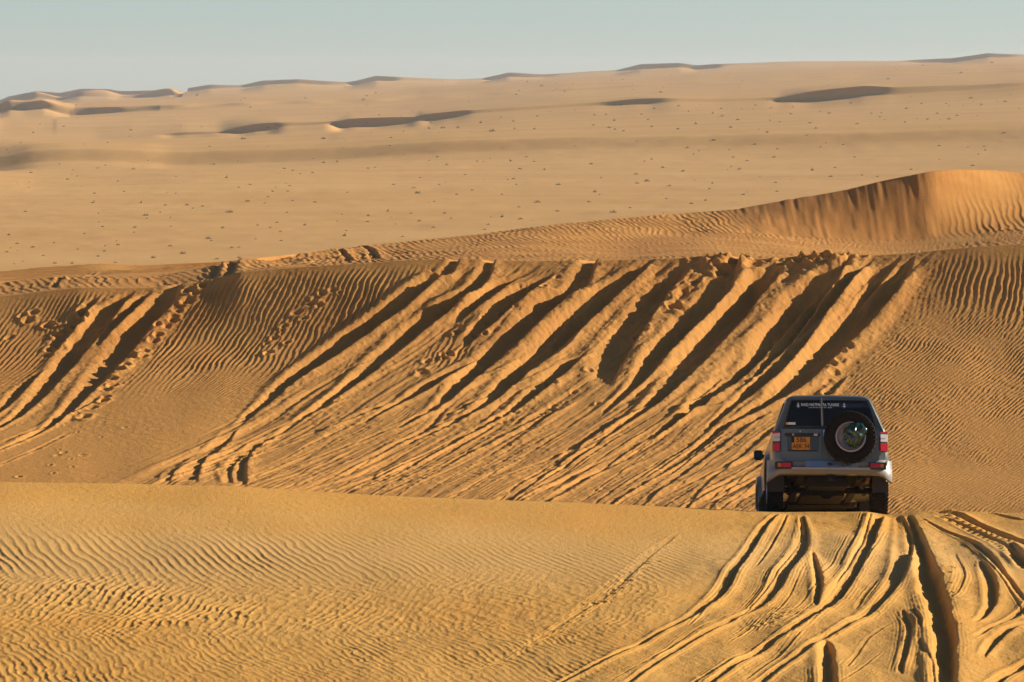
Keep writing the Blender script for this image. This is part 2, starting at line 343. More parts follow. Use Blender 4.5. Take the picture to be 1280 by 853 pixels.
# ------------------------------------------------------------------ wheel ruts on the near dune
NEAR = [
 ([(975,639,5),(956,664,8),(940,690,9),(926,714,11),(908,738,12),(882,761,10),(844,784,9),(790,815,9),(708,850,8),(640,885,6)], dict(berm=.55)),
 ([(985,640,3),(978,660,4),(960,690,4),(946,712,3)], dict(berm=.4, left=1.2)),
 ([(1004,641,4),(1010,666,9),(1008,688,13),(990,716,13),(965,746,11),(940,763,8),(881,797,8),(821,834,8),(770,868,6)], dict(berm=.55)),
 ([(1000,642,3),(1004,660,5),(1002,676,4)], dict(left=1.0)),
 ([(1105,645,11),(1094,675,13),(1078,705,13),(1060,735,14),(1037,759,13),(1008,781,11),(967,807,10),(925,832,10),(880,862,8)], dict(berm=.5)),
 ([(1090,642,4),(1080,675,5),(1062,706,5),(1044,730,3)], dict(left=1.0, berm=.35)),
 ([(1080,641,3),(1070,672,4),(1050,706,4)], dict(left=1.0, berm=.35)),
 ([(1126,644,5),(1140,672,14),(1137,706,15),(1118,737,13),(1093,762,11),(1057,787,10),(1022,808,9),(956,850,9),(900,885,7)], dict(berm=.5)),
 ([(1136,645,8),(1152,672,22),(1166,708,28),(1178,735,32),(1188,773,33),(1194,811,34),(1192,853,32),(1185,900,26)], dict(berm=.4, left=1.0, rag=.14, k=1.15)),
 ([(1016,690,4),(1021,702,10),(1027,726,14),(1022,754,8)], dict(berm=.5, rag=.12, left=.9)),
 ([(1030,802,8),(1040,815,20),(1042,853,22),(1042,890,18)], dict(berm=.4, left=1.0, rag=.12)),
 ([(1129,758,4),(1137,772,9),(1140,790,9),(1135,815,9),(1128,845,8)], dict(left=1.2)),
 ([(1142,757,4),(1152,778,7),(1151,792,4)], dict(left=1.0)),
 ([(1226,700,4),(1240,716,13),(1246,736,15),(1243,756,12),(1218,780,5)], dict(berm=.5, left=1.3)),
 ([(1150,650,3),(1186,665,7),(1216,678,9),(1242,698,9),(1264,724,7),(1290,756,5)], dict(left=1.4)),
 ([(1180,664,3),(1222,690,4),(1262,735,4),(1285,770,4)], dict(left=1.0)),
 ([(1300,745,8),(1278,762,9),(1252,779,8),(1217,802,4)], dict(left=1.6)),
 ([(1310,765,9),(1282,778,11),(1250,800,11),(1230,824,6)], dict(left=1.6)),
 ([(1310,815,12),(1282,830,13),(1250,852,12),(1225,875,8)], dict(left=1.6)),
 ([(1160,642,6),(1180,643,12),(1197,645,14),(1225,656,13),(1262,673,15),(1300,690,15)], dict(left=1.2, tread=.02)),
 ([(1168,646,5),(1196,653,7),(1230,668,8),(1262,688,10),(1300,712,12)], dict(left=2.0, tread=.03, berm=.3)),
 ([(1225,640,4),(1250,644,6),(1290,652,8)], dict()),
 ([(1262,682,6),(1276,694,16),(1290,712,16)], dict(left=1.2)),
 ([(850,668,3),(815,696,5),(765,742,8),(735,762,7),(690,790,4),(600,838,3)], dict(k=.3, left=3.0, berm=.25, churn=.006)),
 ([(1060,838,4),(1085,800,4),(1120,775,4)], dict(k=.6)),
 ([(1150,800,5),(1166,830,9),(1170,860,8)], dict(k=.7, left=1.3)),
 ([(960,800,3),(920,825,5),(860,858,5)], dict(k=.8)),
 ([(1005,790,3),(985,812,4),(930,850,4)], dict(k=.8)),
 ([(1100,720,3),(1080,745,5),(1070,760,3)], dict(k=.6)),
 ([(1195,690,4),(1207,720,7),(1198,742,6),(1186,752,3)], dict(k=.5, left=2.2)),
 ([(930,760,3),(880,785,4),(830,818,4),(760,855,4)], dict(k=.7)),
]
for i, (P, kw) in enumerate(NEAR):
    rut(P, 'fg', seed=500 + i * 3, **{'rag': .13, **kw})
for i in range(26):                          # small tread lines between the big ruts
    u = rng.uniform(930, 1270); v = rng.uniform(642, 830)
    if u > 1120: continue
    d = -1; ln = rng.uniform(30, 90)
    sl = 1.3 if v < 720 else .8
    w = rng.uniform(2, 4)
    rut([(u, v, w * .5), (u + d * ln * .4, v + ln * .5 * sl, w), (u + d * ln, v + ln * sl, w * .6)], 'fg', seed=700 + i, k=.9, rag=.35)

# pits: footprints and slumped clods
def pits(pts, zone, r=(.12, .22), d=(.03, .08)):
    r0, r1 = (I_FG0, I_FGC) if zone == 'fg' else (I_SL0, I_SLC)
    for (u, v) in pts:
        x, y, _ = at(u, v, r0, r1); rr = rng.uniform(*r); dd = rng.uniform(*d)
        ca, cb = np.searchsorted(tc, (x - rr * 4) / y), np.searchsorted(tc, (x + rr * 4) / y)
        rows = np.where(np.abs(Yg[r0:r1, (ca + cb) // 2] - y) < rr * 5)[0]
        if len(rows) == 0 or cb - ca < 2: continue
        ra, rb = rows[0] + r0, rows[-1] + r0 + 1
        X = Xg[ra:rb, ca:cb] - x; Y = Yg[ra:rb, ca:cb] - y
        q = np.sqrt(X ** 2 + (Y * .7) ** 2) / rr + 0.25 * vn(X * 9 + u, Y * 7, 3)
        DZ[ra:rb, ca:cb] += dd * (-np.exp(-(q / .7) ** 4) + .45 * np.exp(-((q - 1.15) / .35) ** 2))
        RF[ra:rb, ca:cb] *= 1 - np.exp(-(q / 1.2) ** 4)
def along(a, b, n, j): return [(a[0] + (b[0] - a[0]) * (i + rng.uniform(-.3, .3)) / n + rng.gauss(0, j), a[1] + (b[1] - a[1]) * (i + rng.uniform(-.3, .3)) / n + rng.gauss(0, j * .7)) for i in range(n)]
pits(along((250, 360), (160, 460), 16, 4), 'slip')
pits(along((160, 460), (95, 530), 10, 5), 'slip')
pits(along((110, 380), (60, 450), 8, 6), 'slip')
pits(along((60, 390), (10, 420), 5, 8), 'slip')
pits(along((420, 360), (325, 450), 16, 6), 'slip', (.08, .16), (.02, .05))
pits(along((690, 350), (520, 470), 20, 10), 'slip', (.08, .2), (.02, .06))
pits(along((900, 330), (800, 420), 22, 12), 'slip', (.1, .22), (.03, .08))
pits(along((880, 322), (1080, 322), 22, 4), 'slip', (.12, .3), (.04, .12))
pits(along((1060, 440), (1020, 500), 8, 5), 'slip', (.1, .18), (.03, .06))
pits(along((740, 470), (600, 540), 18, 16), 'slip', (.06, .14), (.02, .04))
pits(along((130, 540), (30, 600), 12, 14), 'slip', (.05, .12), (.01, .03))
pits(along((820, 700), (720, 775), 22, 6), 'fg', (.04, .08), (.01, .025))
pits(along((985, 760), (955, 790), 8, 6), 'fg', (.04, .09), (.01, .03))
pits(along((1190, 720), (1180, 760), 5, 4), 'fg', (.05, .1), (.02, .04))

# ------------------------------------------------------------------ wind ripples
def rip(X, Y, lam, nx, ny, warp, seed, wl=1.0):
    ph = (X * nx + Y * ny) / lam
    ph = ph + warp * (.8 * fbm(X * .55 * wl, Y * .28 * wl, seed, 2) + 0.34 * vn(X * 2.6 * wl, Y * 1.2 * wl, seed + 9) + .16 * vn(X * 7 * wl, Y * 3.0 * wl, seed + 19))
    ph = ph * 2 * np.pi
    loc = .78 + .42 * vn(X * 1.7, Y * .6, seed + 5)
    return (np.exp(1.1 * np.sin(ph + 0.35 * np.sin(ph))) - 1.3) * .85 * loc
def zone(r0, r1):
    return Xg[r0:r1], Yg[r0:r1], Ug[r0:r1], Vb[r0:r1]
DENSE = slice(60, NC - 60)
# near dune
r0, r1 = I_FG0, I_FGC
X, Y, U, V = zone(r0, r1)
a1 = sst(655, 700, V - 12 * vn(X * .4, Y * .2, 4) - U * .012)
mix = sst(700, 745, V - 14 * vn(X * .5, Y * .25, 8))
A = rip(X, Y, .135, .957, .29, .75, 11)
B = rip(X, Y, .115, .98, -.10, 1.2, 21, 1.6) * (.75 + .5 * vn(X * 1.2, Y * .5, 23)) + .5 * rip(X, Y, .21, .83, .42, 1.0, 27, 1.4)
C = rip(X, Y, .105, .95, .25, 1.2, 61, 1.6)
far_low = sst(770, 810, V + 10 * vn(X * .3, Y * .2, 88))
amp = .0086 * a1 * (1 - .35 * far_low) * (.72 + .42 * vn(X * .25, Y * .12, 12) + .25 * vn(X * 1.4, Y * .7, 13) * mix)
z = (A * (1 - mix) * .8 + (B * (1 - far_low) + C * far_low) * mix) * amp
z += .0055 * fbm(X * 6, Y * 3, 41, 3) * mix * a1
z += .0020 * rip(X, Y, .062, .90, -.42, .6, 43, 2.0) * mix * sst(-.2, .5, vn(X * .9, Y * .5, 44) + .35 * far_low)
quiet = 1 - .8 * sst(880, 960, U + (V - 640) * .9)
DZ[r0:r1] += z * RF[r0:r1] * quiet + .007 * fbm(X * 3.2, Y * 1.6, 51, 5) * sst(880, 960, U + (V - 640) * 1.0) + .0016 * fbm(X * 14, Y * 8, 52, 2) + (.035 * fbm(X * .8, Y * .28, 53, 2) + .018 * vn(X * 2.0, Y * .5, 54)) * sst(900, 990, U + (V - 640) * 1.1)
# steep face
r0, r1 = I_SL0, I_SLC
X, Y, U, V = zone(r0, r1)
hi = 1 - sst(0, 70, V - (440 - 70 * sst(1040, 1150, U)) + 14 * vn(X * .3, Y * .2, 5))
A = rip(X, Y, .155, .985, -.17, .8, 71, 1.0)
B = rip(X, Y, .112, .90, -.43, .9, 81, 1.3)
C = rip(X, Y, .125, .78, -.62, .6, 91)
left = 1 - sst(260, 420, U)
amp = (.0135 * hi + .0078 * (1 - hi)) * (.82 + .35 * vn(X * .3, Y * .2, 92) + .3 * vn(X * 1.3, Y * .8, 93))
lowleft = sst(480, 520, V) * left
z = (A * hi + B * (1 - hi) * (1 - lowleft) + C * lowleft * 1.15) * amp
z *= .35 + .65 * (1 - sst(905, 950, U) * (1 - sst(1040, 1075, U + (420 - V) * .0)) * 0)
DZ[r0:r1] += z * RF[r0:r1] * sst(0, 1.2, (Yg[I_SLC][None, :] - Y)) + .012 * fbm(X * 2.4, Y * 2.0, 95, 4) * (1 - RF[r0:r1]) + (.0045 + .006 * sst(.1, .6, vn(X * .5, Y * .4, 97))) * fbm(X * 9, Y * 7, 96, 2) * (1 - RF[r0:r1] * .5) + .10 * np.maximum(0, fbm(X * 1.5, Y * 1.3, 98, 4)) * sst(840, 890, U) * (1 - sst(1050, 1090, U)) * np.exp(-((Yg[I_SLC][None, :] - Y - .8) / 1.0) ** 2)
# back of the steep dune and the dune behind it
r0, r1 = I_SLC, I_D2
X, Y, U, V = zone(r0, r1)
DZ[r0:r1] += .010 * rip(X, Y, .24, .96, .2, .9, 101) * sst(0, 1.5, Y - Yg[I_SLC][None, :]) + (.25 * fbm(X * .16, Y * .12, 107, 2) + .20 * np.abs(vn(X * .16, Y * .42, 109)) + .10 * np.abs(vn(X * .4, Y * .9, 110))) * sst(0, 8, Y - Yg[I_SLC][None, :]) * (1 - sst(300, 420, U))
r0, r1 = I_D2, I_D2C
X, Y, U, V = zone(r0, r1)
patch = sst(870, 960, U) * (1 - sst(1150, 1200, U)) * sst(ROW[19] - 2 - r0, ROW[19] + 14 - r0, np.arange(r1 - r0)[:, None] * np.ones_like(U))
top = sst(1140, 1200, U) * (1 - sst(240, 262, V))
left = 1 - sst(300, 420, U)
rgt = sst(1150, 1210, U)
z = (.0135 * (1 - rgt) * rip(X, Y, .24, .99, .1, .9, 111, 1.0) + .020 * rgt * rip(X, Y, .27, .99, .05, .8, 114, .8)) * (1 - left) + .011 * rip(X, Y, .3, .5, .87, .9, 112) * left
DZ[r0:r1] += z * (1 - .93 * patch) * (1 - .75 * top) * (.8 + .4 * vn(X * .2, Y * .1, 6)) + (.03 * fbm(X * .9, Y * .35, 113, 3) + .012 * vn(X * 2.6 + .2 * vn(Y, X, 3), Y * .22, 115) + .014 * vn(X * 6, Y * .5, 116)) * patch
DZ[r0:r1] += .16 * fbm(X * .22, Y * .16, 117, 2) * left + (.04 * fbm(X * 1.6, Y * 1.2, 118, 3)) * sst(250, 290, U) * (1 - sst(430, 500, U))
# small irregularity everywhere on the near dunes, broad swells far off
DZ[I_FG0:I_D2C] += .02 * fbm(Xg[I_FG0:I_D2C] * .5, Yg[I_FG0:I_D2C] * .25, 121, 2)
r0 = ROW[23]
X, Y = Xg[r0:], Yg[r0:]
fade = sst(420, 520, Y)
DZ[r0:] += fade * (.10 * fbm(X * .05, Y * .035, 131, 3) + .35 * vn(X * .012, Y * .02, 137) + .05 * fbm(X * .25, Y * .18, 139, 2) * (1 - sst(900, 1500, Y)))
r0 = ROW[28]
X, Y = Xg[r0:], Yg[r0:]
DZ[r0:] += sst(1500, 2100, Y) * (.5 * fbm(X * .012, Y * .008, 141, 3))
# outside the picture the sheet keeps rolling
side = np.clip(np.abs(Ug - 640) - 900, 0, 9000) / 9000
DZ += side * np.minimum(Yg.clip(0) / 60, 12) * fbm(Xg * .02, Yg * .02, 151, 2) * (Yg > 20)

Zg = Zg + DZ
# the wheels of the car press their own hollows
CARX, CARY = 5.02, 77.75

def ground_z(x, y):
    j = np.searchsorted(Yg[:, NC // 2], y); j = int(np.clip(j, 1, len(Yg) - 2))
    c = np.searchsorted(tc, x / y); c = int(np.clip(c, 1, NC - 2))
    best = None
    for jj in range(max(j - 60, 0), min(j + 60, len(Yg) - 1)):
        if Yg[jj, c] <= y <= Yg[jj + 1, c]:
            w = (y - Yg[jj, c]) / max(Yg[jj + 1, c] - Yg[jj, c], 1e-6); best = Zg[jj, c] * (1 - w) + Zg[jj + 1, c] * w; break
    return float(best if best is not None else Zg[j, c])

nr = len(Yg)
me = bpy.data.meshes.new('desert_ground')
co = np.stack([Xg, Yg, Zg], -1).reshape(-1, 3).astype(np.float32)
idx = np.arange(nr * NC, dtype=np.int32).reshape(nr, NC)
quads = np.stack([idx[:-1, :-1], idx[:-1, 1:], idx[1:, 1:], idx[1:, :-1]], -1).reshape(-1)
me.vertices.add(nr * NC); me.vertices.foreach_set('co', co.ravel())
nq = len(quads) // 4
me.loops.add(nq * 4); me.loops.foreach_set('vertex_index', quads)
me.polygons.add(nq); me.polygons.foreach_set('loop_start', np.arange(0, nq * 4, 4, dtype=np.int32)); me.polygons.foreach_set('loop_total', np.full(nq, 4, np.int32))
me.polygons.foreach_set('use_smooth', np.ones(nq, bool))
me.update(); me.validate()
ground = bpy.data.objects.new('desert_ground', me); COL.objects.link(ground); ground['kind'] = 'structure'
print('ground', nr, NC)

# ------------------------------------------------------------------ node helpers
class NT:
    def __init__(s, name):
        s.m = bpy.data.materials.new(name); s.m.use_nodes = True; s.t = s.m.node_tree; s.n = s.t.nodes; s.n.clear()
        s.out = s.n.new('ShaderNodeOutputMaterial'); s.b = s.n.new('ShaderNodeBsdfPrincipled'); s.link(s.b.outputs[0], s.out.inputs[0])
    def link(s, a, b): s.t.links.new(a, b)
    def new(s, t, **k):
        n = s.n.new(t)
        for a, v in k.items():
            if a in n.inputs: n.inputs[a].default_value = v
            else: setattr(n, a, v)
        return n
    def noise(s, vec, scale, detail=3, rough=.5):
        n = s.n.new('ShaderNodeTexNoise'); n.inputs['Scale'].default_value = scale; n.inputs['Detail'].default_value = detail; n.inputs['Roughness'].default_value = rough
        s.link(vec, n.inputs['Vector']); return n.outputs['Fac']
    def ramp(s, fac, stops):
        r = s.n.new('ShaderNodeValToRGB'); e = r.color_ramp.elements
        while len(e) < len(stops): e.new(.5)
        for q, (p, c) in zip(e, stops):
            q.position = p; q.color = (*c, 1) if len(c) == 3 else c
        s.link(fac, r.inputs[0]); return r.outputs[0]
    def mix(s, fac, a, b, mode='MIX'):
        m = s.n.new('ShaderNodeMix'); m.data_type = 'RGBA'; m.blend_type = mode
        for sock, v in ((m.inputs[0], fac), (m.inputs[6], a), (m.inputs[7], b)):
            if hasattr(v, 'links'): s.link(v, sock)
            elif isinstance(v, tuple): sock.default_value = (*v, 1)
            else: sock.default_value = v
        return m.outputs[2]
    def map(s, val, a, b, c=0., d=1.):
        m = s.n.new('ShaderNodeMapRange'); s.link(val, m.inputs[0])
        for i, v in enumerate((a, b, c, d)): m.inputs[i + 1].default_value = v
        return m.outputs[0]
    def bump(s, h, strength, dist):
        b = s.n.new('ShaderNodeBump'); b.inputs['Strength'].default_value = strength; b.inputs['Distance'].default_value = dist
        s.link(h, b.inputs['Height']); s.link(b.outputs[0], s.b.inputs['Normal']); return b

# sand
S = NT('sand')
geo = S.new('ShaderNodeNewGeometry'); pos = geo.outputs['Position']
sep = S.new('ShaderNodeSeparateXYZ'); S.link(pos, sep.inputs[0])
yy = sep.outputs['Y']
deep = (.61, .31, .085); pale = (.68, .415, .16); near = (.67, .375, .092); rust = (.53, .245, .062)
n1 = S.noise(pos, .35, 4, .6); n2 = S.noise(pos, 3.5, 5, .65); n3 = S.noise(pos, 60, 2, .5)
c_near = S.mix(S.map(n1, .38, .64), near, (.66, .34, .07))
c_slip = S.mix(S.map(n2, .35, .7), deep, (.65, .33, .085))
c_band = S.mix(S.map(n1, .3, .7), (.68, .415, .145), (.66, .39, .115))      # pale wind-sorted strip across the near dune
bw = S.new('ShaderNodeMath'); bw.operation = 'ADD'; S.link(yy, bw.inputs[0]); S.link(S.map(n1, .2, .8, -1.2, 1.2), bw.inputs[1])
bx = S.new('ShaderNodeMath'); bx.operation = 'ADD'; S.link(bw.outputs[0], bx.inputs[0]); S.link(S.map(sep.outputs['X'], -4, 6, 0., -3.2), bx.inputs[1])
q1_ = S.map(bx.outputs[0], 62.5, 66.5); q2_ = S.map(bx.outputs[0], 72.0, 69.0)
bm_ = S.new('ShaderNodeMath'); bm_.operation = 'MULTIPLY'; S.link(q1_, bm_.inputs[0]); S.link(q2_, bm_.inputs[1])
c_near = S.mix(bm_.outputs[0], c_near, c_band)
c = S.mix(S.map(yy, 84, 100), c_near, c_slip)
# fresh loose rust-coloured sand lies on the two steep faces
slopey = S.new('ShaderNodeSeparateXYZ'); S.link(geo.outputs['True Normal'], slopey.inputs[0])
steep = S.map(slopey.outputs['Z'], .97, .90)
c = S.mix(S.new('ShaderNodeMath', operation='MULTIPLY').outputs[0] if False else steep, c, rust) if False else c
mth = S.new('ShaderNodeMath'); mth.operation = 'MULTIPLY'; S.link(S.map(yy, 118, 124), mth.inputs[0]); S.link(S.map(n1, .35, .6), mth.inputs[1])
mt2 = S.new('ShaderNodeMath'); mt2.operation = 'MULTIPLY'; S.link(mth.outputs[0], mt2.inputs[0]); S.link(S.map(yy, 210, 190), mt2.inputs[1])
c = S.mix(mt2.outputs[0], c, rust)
# the fresh slip face of the second dune, right of centre
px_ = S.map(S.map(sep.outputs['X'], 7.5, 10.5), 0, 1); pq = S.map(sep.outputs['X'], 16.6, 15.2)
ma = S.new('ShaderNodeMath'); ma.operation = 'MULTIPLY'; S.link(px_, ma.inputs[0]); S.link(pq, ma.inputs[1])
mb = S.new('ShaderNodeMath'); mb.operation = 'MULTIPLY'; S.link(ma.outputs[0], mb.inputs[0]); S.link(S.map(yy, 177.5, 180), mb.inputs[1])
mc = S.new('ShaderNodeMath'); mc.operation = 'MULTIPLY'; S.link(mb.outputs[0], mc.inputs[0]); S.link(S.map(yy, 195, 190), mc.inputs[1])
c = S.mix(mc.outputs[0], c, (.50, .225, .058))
sc = S.new('ShaderNodeMapping'); sc.inputs['Scale'].default_value = (.012, .03, .03); S.link(pos, sc.inputs[0])
n4 = S.noise(sc.outputs[0], 1.0, 5, .6)
c_far = S.mix(S.map(n4, .35, .65), pale, (.62, .36, .125))
c = S.mix(S.map(yy, 200, 260), c, c_far)
c = S.mix(S.map(n3, .3, .7, 0., .16), c, (.30, .17, .07))
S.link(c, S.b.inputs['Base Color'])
S.b.inputs['Roughness'].default_value = .95; S.b.inputs['Specular IOR Level'].default_value = .15
S.b.inputs['Diffuse Roughness'].default_value = .6
hb = S.new('ShaderNodeMath'); hb.operation = 'ADD'; S.link(S.noise(pos, 10, 4, .7), hb.inputs[0]); S.link(S.noise(pos, 32, 3, .65), hb.inputs[1])
bp = S.bump(hb.outputs[0], .8, .018)
me.materials.append(S.m)

# ------------------------------------------------------------------ sky, sun, haze, camera
w = bpy.data.worlds.new('World'); SC.world = w; w.use_nodes = True
nt = w.node_tree; bg = nt.nodes['Background']
sky = nt.nodes.new('ShaderNodeTexSky'); sky.sky_type = 'NISHITA'; sky.sun_disc = False
sky.sun_elevation = SUN_E
sky.sun_rotation = R(90) - SUN_B      # sun_rotation 0 = +Y, positive towards +X
sky.altitude = 300; sky.air_density = .53; sky.dust_density = .28; sky.ozone_density = .7
nt.links.new(sky.outputs[0], bg.inputs[0]); bg.inputs[1].default_value = SKY_STRENGTH if 'SKY_STRENGTH' in globals() else .05
sl = bpy.data.lights.new('sun', 'SUN'); sl.energy = 5.0; sl.angle = R(.5); sl.color = (1.0, .85, .66)
so = bpy.data.objects.new('sun', sl); COL.objects.link(so)
so.rotation_euler = Vector(SDIR).to_track_quat('Z', 'Y').to_euler(); so.location = (40, 20, 60)

cam = bpy.data.cameras.new('camera'); co_ = bpy.data.objects.new('camera', cam); COL.objects.link(co_); SC.camera = co_
cam.sensor_width = 36; cam.lens = 36 * F / 1280; cam.shift_y = -(426.5 - HV) / 1280; cam.clip_start = .5; cam.clip_end = 30000
co_.location = (0, 0, 0); co_.rotation_euler = (R(90), 0, 0)
SC.view_settings.view_transform = 'Standard'; SC.view_settings.look = 'None'; SC.view_settings.gamma = 1; SC.view_settings.exposure = 1.03
SC.cycles.max_bounces = 6; SC.cycles.diffuse_bounces = 1; SC.cycles.volume_bounces = 0; SC.cycles.use_denoising = True

hm = bpy.data.materials.new('haze'); hm.use_nodes = True; ht = hm.node_tree; ht.nodes.clear()
ho = ht.nodes.new('ShaderNodeOutputMaterial'); hv = ht.nodes.new('ShaderNodeVolumePrincipled')
hv.inputs['Color'].default_value = (.80, .86, .95, 1); hv.inputs['Density'].default_value = 6.5e-5; hv.inputs['Anisotropy'].default_value = .2
ht.links.new(hv.outputs[0], ho.inputs['Volume'])
zl, zh = float(Zg.min()) - 1, max(float(Zg.max()), 0) + 4
xm = float(np.abs(Xg).max()) + 50
hb_ = bmesh.new(); bmesh.ops.create_cube(hb_, size=1)
for v_ in hb_.verts:
    v_.co = Vector((v_.co.x * 2 * xm, -60 if v_.co.y < 0 else 9100, zl if v_.co.z < 0 else zh))
hme = bpy.data.meshes.new('haze'); hb_.to_mesh(hme); hb_.free(); hme.materials.append(hm)
hz = bpy.data.objects.new('haze', hme); COL.objects.link(hz); hz['kind'] = 'stuff'; hz.display_type = 'WIRE'

# ------------------------------------------------------------------ materials for things
def mat(name, col, rough=.5, metal=0., coat=0., spec=.5, trans=0., dirt=None, emis=None, bump=None):
    s = NT(name); b = s.b
    tcn = s.new('ShaderNodeTexCoord'); v = tcn.outputs['Object']
    if dirt:
        n = s.noise(v, dirt[1], 5, .65)
        c = s.mix(s.map(n, .42, .72, 0., dirt[2]), col, dirt[0]); s.link(c, b.inputs['Base Color'])
        s.link(s.map(n, .4, .7, rough, min(1, rough + .35)), b.inputs['Roughness'])
    else:
        n = s.noise(v, 9., 3, .5)
        c = s.mix(s.map(n, .3, .7, 0., .25), col, tuple(x * .75 for x in col)); s.link(c, b.inputs['Base Color'])
        b.inputs['Roughness'].default_value = rough
    b.inputs['Metallic'].default_value = metal; b.inputs['Coat Weight'].default_value = coat; b.inputs['Coat Roughness'].default_value = .12
    b.inputs['Specular IOR Level'].default_value = spec
    if trans: b.inputs['Transmission Weight'].default_value = trans
    if bump: s.bump(s.noise(v, bump[0], 4, .6), bump[1], bump[2])
    return s.m
DUST = (.42, .27, .13)
M_PAINT = mat('grey_green_paint', (.165, .195, .180), .30, .55, .5, dirt=(DUST, 2.2, .22))
M_SILVER = mat('silver_paint', (.42, .44, .45), .35, .4, .3, dirt=(DUST, 3., .45))
M_BUMP = mat('bumper_plastic', (.19, .205, .215), .40, .2, .2, dirt=(DUST, 4., .15))
M_STEP = mat('step_metal', (.42, .52, .62), .22, .85, 0, dirt=(DUST, 5., .12))  # sky reflection is put into the metal as a bluish base colour
M_BLACK = mat('black_plastic', (.018, .018, .019), .45, 0, 0, dirt=(DUST, 5., .08))
M_RUBBER = mat('tyre_rubber', (.009, .0085, .009), .85, 0, 0, spec=.2, dirt=((.06, .035, .018), 6., .22), bump=(40, .4, .004))
M_GLASS = mat('tinted_glass', (.006, .007, .008), .06, 0, 0, spec=.55)
M_UNDER = mat('underbody_steel', (.006, .0055, .005), .9, 0, 0, dirt=((.035, .018, .009), 5., .3))
M_RED = mat('red_lens', (.50, .012, .010), .18, 0, .6)
M_CLEAR = mat('clear_lens', (.62, .62, .64), .12, 0, .6)
M_AMBER = mat('amber_lens', (.60, .17, .02), .2, 0, .4)
M_PLATE = mat('plate_yellow', (.72, .30, .015), .4, 0, 0, dirt=((.45, .2, .03), 9., .4))
M_INK = mat('plate_black', (.012, .010, .010), .5)
M_WHITE = mat('white_lettering', (.62, .68, .80), .5)
M_WHITE2 = mat('sticker_white', (.55, .62, .64), .5)
M_ORANGE = mat('sticker_orange', (.70, .27, .04), .5)
M_RIM = mat('rim_alloy', (.55, .55, .60), .35, .6, 0, dirt=(DUST, 7., .3))
M_BAG = mat('green_plastic_sheet', (.010, .045, .036), .22, 0, .6, bump=(7, .5, .02))
M_CHROME = mat('bright_metal', (.75, .75, .76), .12, 1.0, 0)

# ------------------------------------------------------------------ mesh helpers
def obj(name, bm, m, parent=None, smooth=False, bev=0):
    bmesh.ops.remove_doubles(bm, verts=bm.verts, dist=1e-5)
    if bev:
        es = [e for e in bm.edges if len(e.link_faces) == 2 and e.calc_face_angle(0) > .6]
        bmesh.ops.bevel(bm, geom=es, offset=bev, segments=2, affect='EDGES', clamp_overlap=True)
    bmesh.ops.recalc_face_normals(bm, faces=bm.faces)
    d = bpy.data.meshes.new(name); bm.to_mesh(d); bm.free()
    for mm in (m if isinstance(m, (list, tuple)) else [m]): d.materials.append(mm)
    if smooth:
        for p in d.polygons: p.use_smooth = True
        d.set_sharp_from_angle(angle=R(38))
    o = bpy.data.objects.new(name, d); COL.objects.link(o)
    if parent: o.parent = parent
    return o
def box(bm, x0, x1, y0, y1, z0, z1, f=None):
    vs = [bm.verts.new(Vector((x, y, z)) if f is None else Vector(f(x, y, z))) for x in (x0, x1) for y in (y0, y1) for z in (z0, z1)]
    for q in ((0, 1, 3, 2), (4, 6, 7, 5), (0, 4, 5, 1), (2, 3, 7, 6), (0, 2, 6, 4), (1, 5, 7, 3)): bm.faces.new([vs[i] for i in q])
def tube(bm, pts, r, n=8):
    rings = []
    for i, p in enumerate(pts):
        p = Vector(p); a = Vector(pts[max(i - 1, 0)]); b = Vector(pts[min(i + 1, len(pts) - 1)]); d = (b - a).normalized()
        u = d.cross(Vector((0, 0, 1)));
        if u.length < .1: u = d.cross(Vector((1, 0, 0)))
        u.normalize(); w_ = d.cross(u); rr = r[i] if isinstance(r, (list, tuple)) else r
        rings.append([bm.verts.new(p + (u * math.cos(2 * math.pi * k / n) + w_ * math.sin(2 * math.pi * k / n)) * rr) for k in range(n)])
    for a, b in zip(rings, rings[1:]):
        for k in range(n): bm.faces.new((a[k], a[(k + 1) % n], b[(k + 1) % n], b[k]))
    bm.faces.new(rings[0][::-1]); bm.faces.new(rings[-1])
def lathe(bm, prof, c, axis='x', n=48):
    """prof: (along-axis, radius)"""
    rings = []
    for (a, r) in prof:
        ring = []
        for k in range(n):
            t = 2 * math.pi * k / n; p, q = r * math.cos(t), r * math.sin(t)
            ring.append(bm.verts.new(Vector(c) + (Vector((a, p, q)) if axis == 'x' else Vector((p, a, q)))))
        rings.append(ring)
    for a, b in zip(rings, rings[1:]):
        for k in range(n): bm.faces.new((a[k], a[(k + 1) % n], b[(k + 1) % n], b[k]))
    return rings
def text_mesh(name, s, size, m, mtx, parent, ext=.0015, squeeze=1.0, align='CENTER'):
    cu = bpy.data.curves.new(name, 'FONT'); cu.body = s; cu.size = size; cu.align_x = align; cu.align_y = 'CENTER'; cu.extrude = ext
    t = bpy.data.objects.new(name, cu); COL.objects.link(t)
    dg = bpy.context.evaluated_depsgraph_get(); dg.update()
    d = bpy.data.meshes.new_from_object(t.evaluated_get(dg)); bpy.data.objects.remove(t); bpy.data.curves.remove(cu)
    d.transform(mtx @ Matrix.Diagonal((squeeze, 1, 1, 1))); d.materials.clear(); d.materials.append(m); d.name = name
    o = bpy.data.objects.new(name, d); COL.objects.link(o); o.parent = parent; return o
def merge(objs):
    a = objs[0]; bm = bmesh.new()
    for o in objs: bm.from_mesh(o.data)
    bm.to_mesh(a.data); bm.free()
    for o in objs[1:]: bpy.data.objects.remove(o)
    return a

